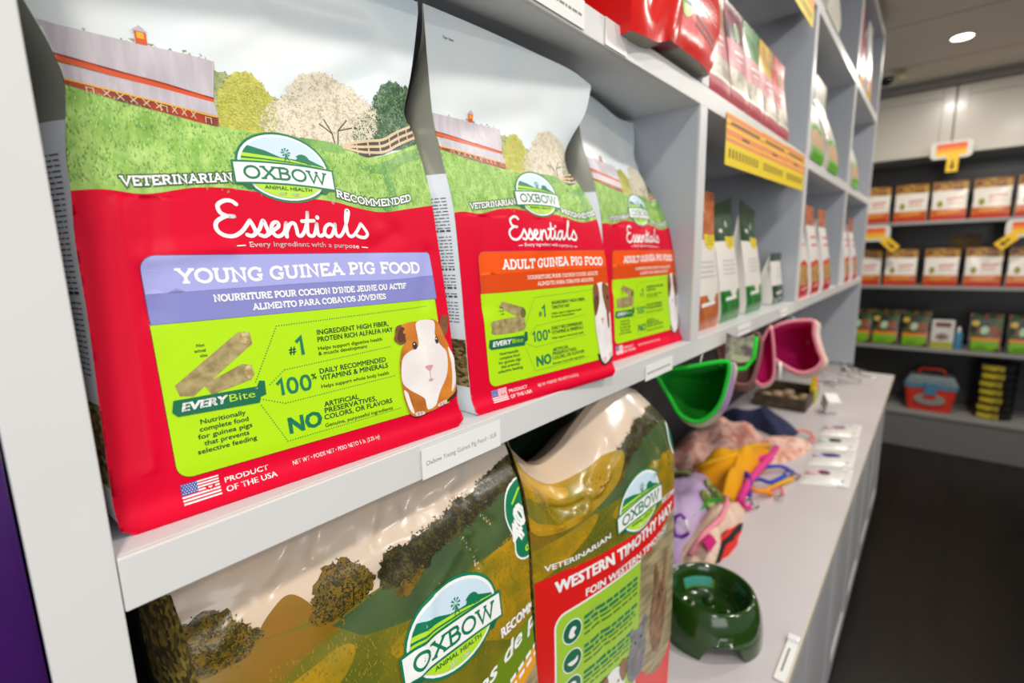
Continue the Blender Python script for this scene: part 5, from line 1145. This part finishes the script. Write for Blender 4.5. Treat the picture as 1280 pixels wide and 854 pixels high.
b.tube([Vector(p) - car.location for p in ((-.070, 1.026, -.624), (-.074, 1.025, -.632), (-.086, 1.02, -.640), (-.095, 1.015, -.637), (-.098, 1.013, -.630))], .0042, M('carabiner_purple', ''), 8); b.build('hook_body', car, smooth='all')
b = MB(); b.tube([Vector((-.079, 1.024, -.594)) - car.location, Vector((-.070, 1.026, -.624)) - car.location], .0034, M('clip_white', ''), 8); b.build('gate', car, smooth='all')

# clear packets of small toys
PKW = M('packet_film', '#e4e2dc', .25, bump=.3, bscale=60)
TOY = [M('toy_plum', '#5a2448', .7, c2='#8a3f62', scale=60), M('toy_purple', '#33285a', .7, c2='#52448a', scale=60), M('toy_black', '#14201c', .7), M('toy_mauve', '#6a5570', .7, c2='#a8788a', scale=50)]
FEA = [M('feather_pink', '#e2b6c4', .9), M('feather_lilac', '#cfc4da', .9), M('feather_mint', '#cfe0cf', .9), M('feather_rose', '#d6b4bc', .9)]
PL = ['clear packet with a plum toy nearest the camera on the counter', 'clear packet with a long purple feather toy, second from the straps', 'clear packet with a black toy, third from the straps', 'clear packet with a mauve toy nearest the white cube']
for i in range(4):
    y = 1.548 + i * .158; x0 = .052 - i * .008
    r = thing('toy_packet', PL[i], 'toy packet', (x0, y, CZ), .03 - .5 * 0 + .25 * 0, 'clear toy packets on the counter')
    b = MB(); b.grid(lambda a, c: (.118 * a, .05 * a + .150 * c, .0012 + .010 * math.sin(PI * a) ** .5 * math.sin(PI * c) ** .5), 14, 12, PKW); b.grid(lambda a, c: (.118 * a, .05 * a + .150 * c, .0006), 2, 2, PKW, flip=True); b.build('film', r, smooth='all')
    b = MB(); b.add([(.093, .042, .0062), (.118, .052, .002), (.118, .198, .002), (.093, .188, .0062)], [(0, 1, 2, 3)], PAPER)
    for j in range(3): b.add([(.098, .07 + .034 * j, .0072), (.104, .07 + .034 * j, .0066), (.104, .09 + .034 * j, .0066), (.098, .09 + .034 * j, .0072)], [(0, 1, 2, 3)], INK)
    b.build('header_card', r)
    b = MB(); L_ = (.018, .034, .024, .026)[i]; T = Matrix.Translation((.052, .10, .0125)) @ Matrix.Rotation(.5, 4, 'Z') @ Matrix.Diagonal((L_, .013, .006, 1))
    b.lathe([(.02, -1), (.4, -.9), (.75, -.6), (1, 0), (.8, .6), (.4, .9), (.02, 1)], TOY[i], 16, T @ Matrix.Rotation(PI / 2, 4, 'Y')); b.build('toy', r, smooth='all')
    b = MB(); T = Matrix.Translation((.028, .09, .0118)) @ Matrix.Rotation(.5, 4, 'Z') @ Matrix.Diagonal((.022, .016, .004, 1))
    b.lathe([(.02, -1), (.5, -.8), (1, 0), (.5, .8), (.02, 1)], FEA[i], 12, T @ Matrix.Rotation(PI / 2, 4, 'Y')); b.build('feather', r, smooth='all')

# back of the counter
cb = MB(); cb.box(-.025, .025, -.03, .03, 0, .062, M('cube_white', '#eceae6', .4)); cube = cb.build('gift_box', bevel=.003); cube.location = (.012, 2.36, CZ + .014); cube.rotation_euler = (.45, 0, .5); tag(cube, 'small white box tilted on the counter beyond the packets', 'box')
cube.location.z = CZ + .0135
def exy(A):
    A.poly('front_panel', smooth_loop([(-30, 90), (0, 120), (30, 100), (20, 70), (-20, 70)], 3), OR_, 3)
small('seed_packet', 'upright orange and yellow packet below the magenta pouch', 'packet', 2.50, -.06, CZ + .0003, 70, 150, simple_art([(-2, 60, M('packet_lime', '#b6c22a', .4)), (60, 105, YEL), (105, 160, OR_)], exy), YEL, None, T=18, lean=6)
tr = thing('display_tray', 'dark wooden tray of odds and ends at the back of the counter', 'tray', (-.26, 2.28, CZ))
DW = M('tray_dark_wood', '#3a2f22', .5, c2='#55462f', scale=30)
b = MB(); b.box(0, .20, 0, .30, .001, .01, DW); b.build('base', tr)
for q in ((0, .20, 0, .01), (0, .20, .29, .30), (0, .01, .01, .29), (.19, .20, .01, .29)):
    b = MB(); b.box(q[0], q[1], q[2], q[3], .01, .055, DW); b.build('side', tr, bevel=.002)
rnd = random.Random(4)
for i in range(5):
    c = MB(); c.lathe([(.002, 0), (.022, .004), (.028, .02), (.022, .04), (.004, .046)], M('odd_tan', '#b49a78', .6, c2='#6f5a40', scale=40), 14); o = c.build('chew_ball', smooth='all'); o.location = (-.225 + .035 * i, 2.33 + .05 * (i % 3), CZ + .0105)
    tag(o, 'round tan chew in the dark tray, %s' % ['at its wall side end', 'second from the wall', 'in its middle', 'second from the aisle side', 'at its aisle side end'][i], 'chew', 'chews in the dark tray')
WIRE = M('wire_steel', '#a9a9a8', .22, 1.0)
hk = thing('wire_hook_bundle', 'tangled bundle of chrome display hooks on the far end of the counter', 'display hooks', (.0, 2.88, CZ))
for i in range(9):
    b = MB(); a0 = rnd.uniform(0, 6.3); cx, cy = rnd.uniform(-.06, .05), rnd.uniform(-.16, .16); L_ = rnd.uniform(.06, .12); zz = .008 + .012 * i; R_ = .022 + .012 * rnd.random()
    pts = [(cx + L_ * math.cos(a0), cy + L_ * math.sin(a0), zz)] + [(cx + R_ * math.cos(a0 + t), cy + R_ * math.sin(a0 + t), zz + .008 * math.sin(t)) for t in [k * .5 for k in range(10)]]
    b.tube(pts, .0036, WIRE, 6); b.build('hook', hk, smooth='all')
b = MB(); b.box(BK, .0, 3.196, 3.2075, .0005, .018, EDGE); b.build('foot_strip', unit)

# ------------------------------------------------------------------ far shelving stock
LW = M('far_pack_white', '#e6e1d6', .18, c2='#dccfc0', scale=9, bump=.5, bscale=14); LR = M('far_pack_red', '#c22a1c', .2); LO = M('far_pack_orange', '#cf6a1a', .2, c2='#b8541a', scale=20); LTOP = M('far_pack_top', '#7a3a22', .3, c2='#b8913a', scale=30)
def exl(A):
    A.poly('front_panel', oval(-48, 108, 15, 24, 20), M('far_pack_olive', '#8a861c', .3), 3)
    A.line('front_panel', [(-14, 140), (70, 146)], 14, M('far_pack_rose', '#cc7a70', .3), 3); A.line('front_panel', [(-10, 116), (60, 118)], 8, M('far_pack_rose', ''), 3)
    A.line('front_panel', [(-60, 48), (60, 56)], 10, M('far_pack_amber', '#d99a3a', .3), 3)
LA = simple_art([(-2, 24, LR), (24, 72, LO), (72, 198, LW), (198, 260, LTOP)], exl)
src = None
LU = ['white and red bedding pack on the upper far shelf, against the tall shelf unit', 'white and red bedding pack on the upper far shelf, left of the sign arrow', 'white and red bedding pack on the upper far shelf, directly below the sign arrow', 'white and red bedding pack on the upper far shelf, right of the sign arrow', 'white and red bedding pack on the upper far shelf, cut by the picture edge']
LL = ['white and red bedding pack on the lower far shelf, behind the arrow tab', 'white and red bedding pack on the lower far shelf, just right of the arrow tab', 'white and red bedding pack on the lower far shelf, in the middle of its row', 'white and red bedding pack on the lower far shelf, fourth along its row', 'white and red bedding pack on the lower far shelf, cut by the picture edge']
for row, (z, xs, lbs) in enumerate(((.1855, (-.095, .118, .325, .537, .747), LU), (-.2695, (-.110, .100, .325, .542, .752), LL))):
    for i, x in enumerate(xs):
        if src is None: src = small('bedding_pack', lbs[i], 'bedding pack', x, 4.62, z, 186, 208, LA, LW, 'bedding packs on the far shelves', T=110, rz=0, lean=16, fold=8, waist=3); src.location = (x, 4.62, z); src.rotation_euler = (0, 0, -PI / 2)
        else: copy_thing(src, (x, 4.62 + (.012 if i % 2 else 0), z), lbs[i], -PI / 2 + (.05, -.06, .03, -.02, .04)[(i + row) % 5])
GK = M('substrate_dark', '#141a12', .25, c2='#3a5a20', scale=26, kind='cells', lo=.25, hi=.75, c3='#7a3d26'); GL = M('substrate_lime', '#76ad18', .3); GO = M('substrate_orange', '#e07a1c', .3)
def exk(A):
    A.poly('front_panel', [(-66, 8), (46, 8), (70, 34), (70, 78), (-66, 78)], GL, 3); A.poly('front_panel', [(-70, 78), (72, 78), (72, 98), (-70, 98)], GO, 4)
    A.poly('front_panel', smooth_loop([(-20, 120), (10, 130), (16, 160), (-6, 176), (-24, 156)], 3), M('substrate_mint', '#a8c4a0', .3), 3)
    A.poly('front_panel', smooth_loop([(30, 130), (66, 130), (64, 176), (34, 170)], 3), M('substrate_rust', '#8a4426', .3), 3); A.poly('front_panel', smooth_loop([(-70, 180), (-40, 176), (-36, 206), (-66, 208)], 3), M('substrate_gold', '#c9a83a', .3), 3)
    A.line('front_panel', [(-44, 30), (10, 32)], 12, M('substrate_text', '#4f7a12', .3), 5)
KA = simple_art([(-2, 260, GK)], exk); src = None
KL = ['dark substrate pack with lime label, nearest the tall shelf unit', 'dark substrate pack with lime label, second from the shelf unit', 'dark substrate pack with lime label, left of the white carton', 'dark substrate pack with shiny pale top, right of the blue bottle', 'dark substrate pack with lime label, cut by the picture edge']
for i, x in enumerate((-.120, .045, .222, .597, .785)):
    if src is None: src = small('substrate_pack', KL[i], 'substrate pack', x, 4.62, -.7175, 162, 225, KA, GK, 'substrate packs on the far shelf', T=90, lean=20, fold=6); src.location = (x, 4.62, -.7175); src.rotation_euler = (0, 0, -PI / 2)
    else: copy_thing(src, (x, 4.62, -.7175), KL[i], -PI / 2)
bx = thing('carton', 'white carton with yellow green base between the packs and the blue bottle', 'carton', (.315, 4.62, -.7178))
b = MB(); b.box(0, .124, 0, .08, 0, .20, M('carton_white', '#d6d2ca', .4)); b.build('box_body', bx, bevel=.002)
b = MB(); b.box(.001, .123, -.0012, -.0004, .002, .05, M('carton_lime', '#a8a838', .4)); b.build('base_print', bx)
b = MB(); b.box(.02, .104, -.0012, -.0004, .155, .188, M('carton_brown', '#7a4a3a', .4)); b.build('title_print', bx)
b = MB(); b.add([(.062 + .038 * math.cos(t), -.0012, .085 + .024 * math.sin(t)) for t in [2 * PI * k / 20 for k in range(20)]], [tuple(range(20))], M('carton_picture', '#6a5348', .4, c2='#a89080', scale=60)); b.build('picture', bx)
bt = thing('spray_bottle', 'small blue bottle with white cap on the far shelf', 'bottle', (.464, 4.65, -.7178))
b = MB(); b.lathe([(.022, 0), (.025, .004), (.025, .105), (.018, .122), (.011, .128)], M('bottle_blue', '#3f7a9a', .25), 24); b.build('bottle_body', bt, smooth=True)
b = MB(); b.lathe([(.012, .128), (.012, .138), (.008, .156), (.003, .16)], M('bottle_cap', '#d8d8d2', .35), 20); b.build('cap', bt, smooth=True)
ca = thing('pet_carrier', 'red small pet carrier with grey blue lid on the bottom far shelf', 'pet carrier', (.35, 4.70, -1.1895))
CRD = M('carrier_red', '#c4321c', .35); CGR = M('carrier_lid', '#7d8c8e', .35); CBL = M('carrier_blue', '#4d7a94', .35)
def rbox(hw0, hw1, hd, z0, z1, m, r=.03):
    b = MB(); p = lambda hw: rrect(-hw, -hd, hw, hd, (r, r, r, r))
    a, c = p(hw0), p(hw1); n = len(a); b.add([(x, y, z0) for x, y in a] + [(x, y, z1) for x, y in c], [tuple(range(n))[::-1], tuple(range(n, 2 * n))] + [(i, (i + 1) % n, n + (i + 1) % n, n + i) for i in range(n)], m); return b
rbox(.125, .150, .09, .001, .165, CRD).build('tub', ca, bevel=.004)
rbox(.155, .155, .095, .166, .198, CBL).build('rim_band', ca, bevel=.004); rbox(.153, .125, .093, .1985, .255, CGR).build('lid', ca, bevel=.006)
b = MB(); b.tube([(-.075, 0, .256), (-.07, 0, .29), (-.05, 0, .30), (.05, 0, .30), (.07, 0, .29), (.075, 0, .256)], .010, CRD, 10); b.build('handle', ca, smooth='all')
b = MB(); b.box(-.035, .035, -.112, -.096, .125, .22, CBL); b.build('latch', ca, bevel=.005)
T = Matrix.Translation((0, -.096, .092)) @ Matrix.Rotation(PI / 2, 4, 'X')
b = MB(); b.prism(oval(0, 0, .088, .042, 32), .008, M('carrier_grille', '#8a8a80', .4), T); b.prism(oval(0, 0, .04, .016, 20), .003, CRD, Matrix.Translation((0, -.104, .108)) @ Matrix.Rotation(PI / 2, 4, 'X')); b.build('front_grille', ca)
TB = M('tub_black', '#121214', .3); TY_ = M('tub_label_yellow', '#c9b324', .45, c2='#8f7f1c', scale=30); tub = None
TL = ['bottom tub', 'second tub up', 'third tub up', 'fourth tub up', 'third tub from the top', 'second tub from the top', 'top tub']
for i in range(7):
    lb = 'round black food tub with yellow label, %s in the far stack' % TL[i]
    if tub is None:
        tub = thing('food_tub', lb, 'food tub', (.69, 4.72, -1.1895), 0, 'stacked black food tubs')
        b = MB(); b.lathe([(.10, .001), (.106, .004), (.108, .044), (.108, .046)], TB, 36); b.build('tub_body', tub, smooth=True)
        b = MB(); b.lathe([(.111, .0465), (.112, .049), (.112, .054), (.108, .0555)], TB, 36); b.build('lid', tub, smooth=True)
        b = MB(); b.grid(lambda i_, j_: (.1095 * math.cos(-PI / 2 - .2 - .62 + 1.1 * i_), .1095 * math.sin(-PI / 2 - .2 - .62 + 1.1 * i_), .006 + .036 * j_), 10, 2, TY_); b.build('label', tub, smooth='all')
    else: copy_thing(tub, (.69, 4.72, -1.1895 + i * .0562), lb, rz=(.05, -.04, .06, 0, -.05, .03, -.02)[i])

# white signs with arrows
def sign(cx, zc, arrow, label):
    r = thing('arrow_sign', label, 'sign', (cx, 4.555, zc), 0, 'white signs with yellow arrows')
    T = Matrix.Translation((0, 0, 0)) @ Matrix.Rotation(PI / 2, 4, 'X')
    b = MB(); b.prism(rrect(-.108, -.052, .108, .06, (.03, .03, .03, .03)), -.004, M('sign_white', '#d8d4cc', .5), T); b.build('board', r)
    SR = M('sign_red', '#e0562a', .5); SO = M('sign_orange', '#ef8f22', .5); SY = M('sign_yellow', '#f0c01c', .5); SB = M('sign_arrow_black', '#4a3a10', .5)
    b = MB()
    for z0, z1, m in ((.018, .044, SR), (-.006, .018, SO), (-.034, -.006, SY)): b.box(-.078, .078, -.0016, -.0006, z0, z1, m)
    b.build('face_print', r)
    b = MB(); T2 = Matrix.Translation((arrow[0], -.003, arrow[1])) @ Matrix.Rotation(-arrow[2], 4, 'Y')
    b.box(-.030, .030, -.001, .001, -.105, .005, SY, T2); b.build('arrow_tab', r)
    b = MB()
    for q in ([(-.006, -.0022, -.03), (.006, -.0022, -.03), (.006, -.0022, -.07), (-.006, -.0022, -.07)], [(-.018, -.0022, -.066), (.018, -.0022, -.066), (0, -.0022, -.092)]):
        b.add(q, [tuple(range(len(q)))], SB, T2)
    b.build('arrow', r)
    return r
sign(.303, .640, (.012, -.036, 0), 'white sign with red and yellow face and downward arrow tab above the upper far shelf')
sign(-.085, .105, (.075, -.04, .78), 'white sign with angled arrow tab on the far shelf edge, beside the tall shelf unit')
sign(.725, .105, (-.06, -.04, -.78), 'white sign with angled arrow tab on the far shelf edge, at the picture edge')
b = MB(); b.box(.36, .53, 4.955, 4.9585, -.02, .09, M('sign_reflection_paint', '#7a4a24', .5, c2='#8a6f24', scale=8)); tag(b.build('sign_reflection'), 'dim brown and yellow painted sign reflection on the dark back of the far shelving', 'card')  # a sign's reflection in the glossy back, painted on a thin panel
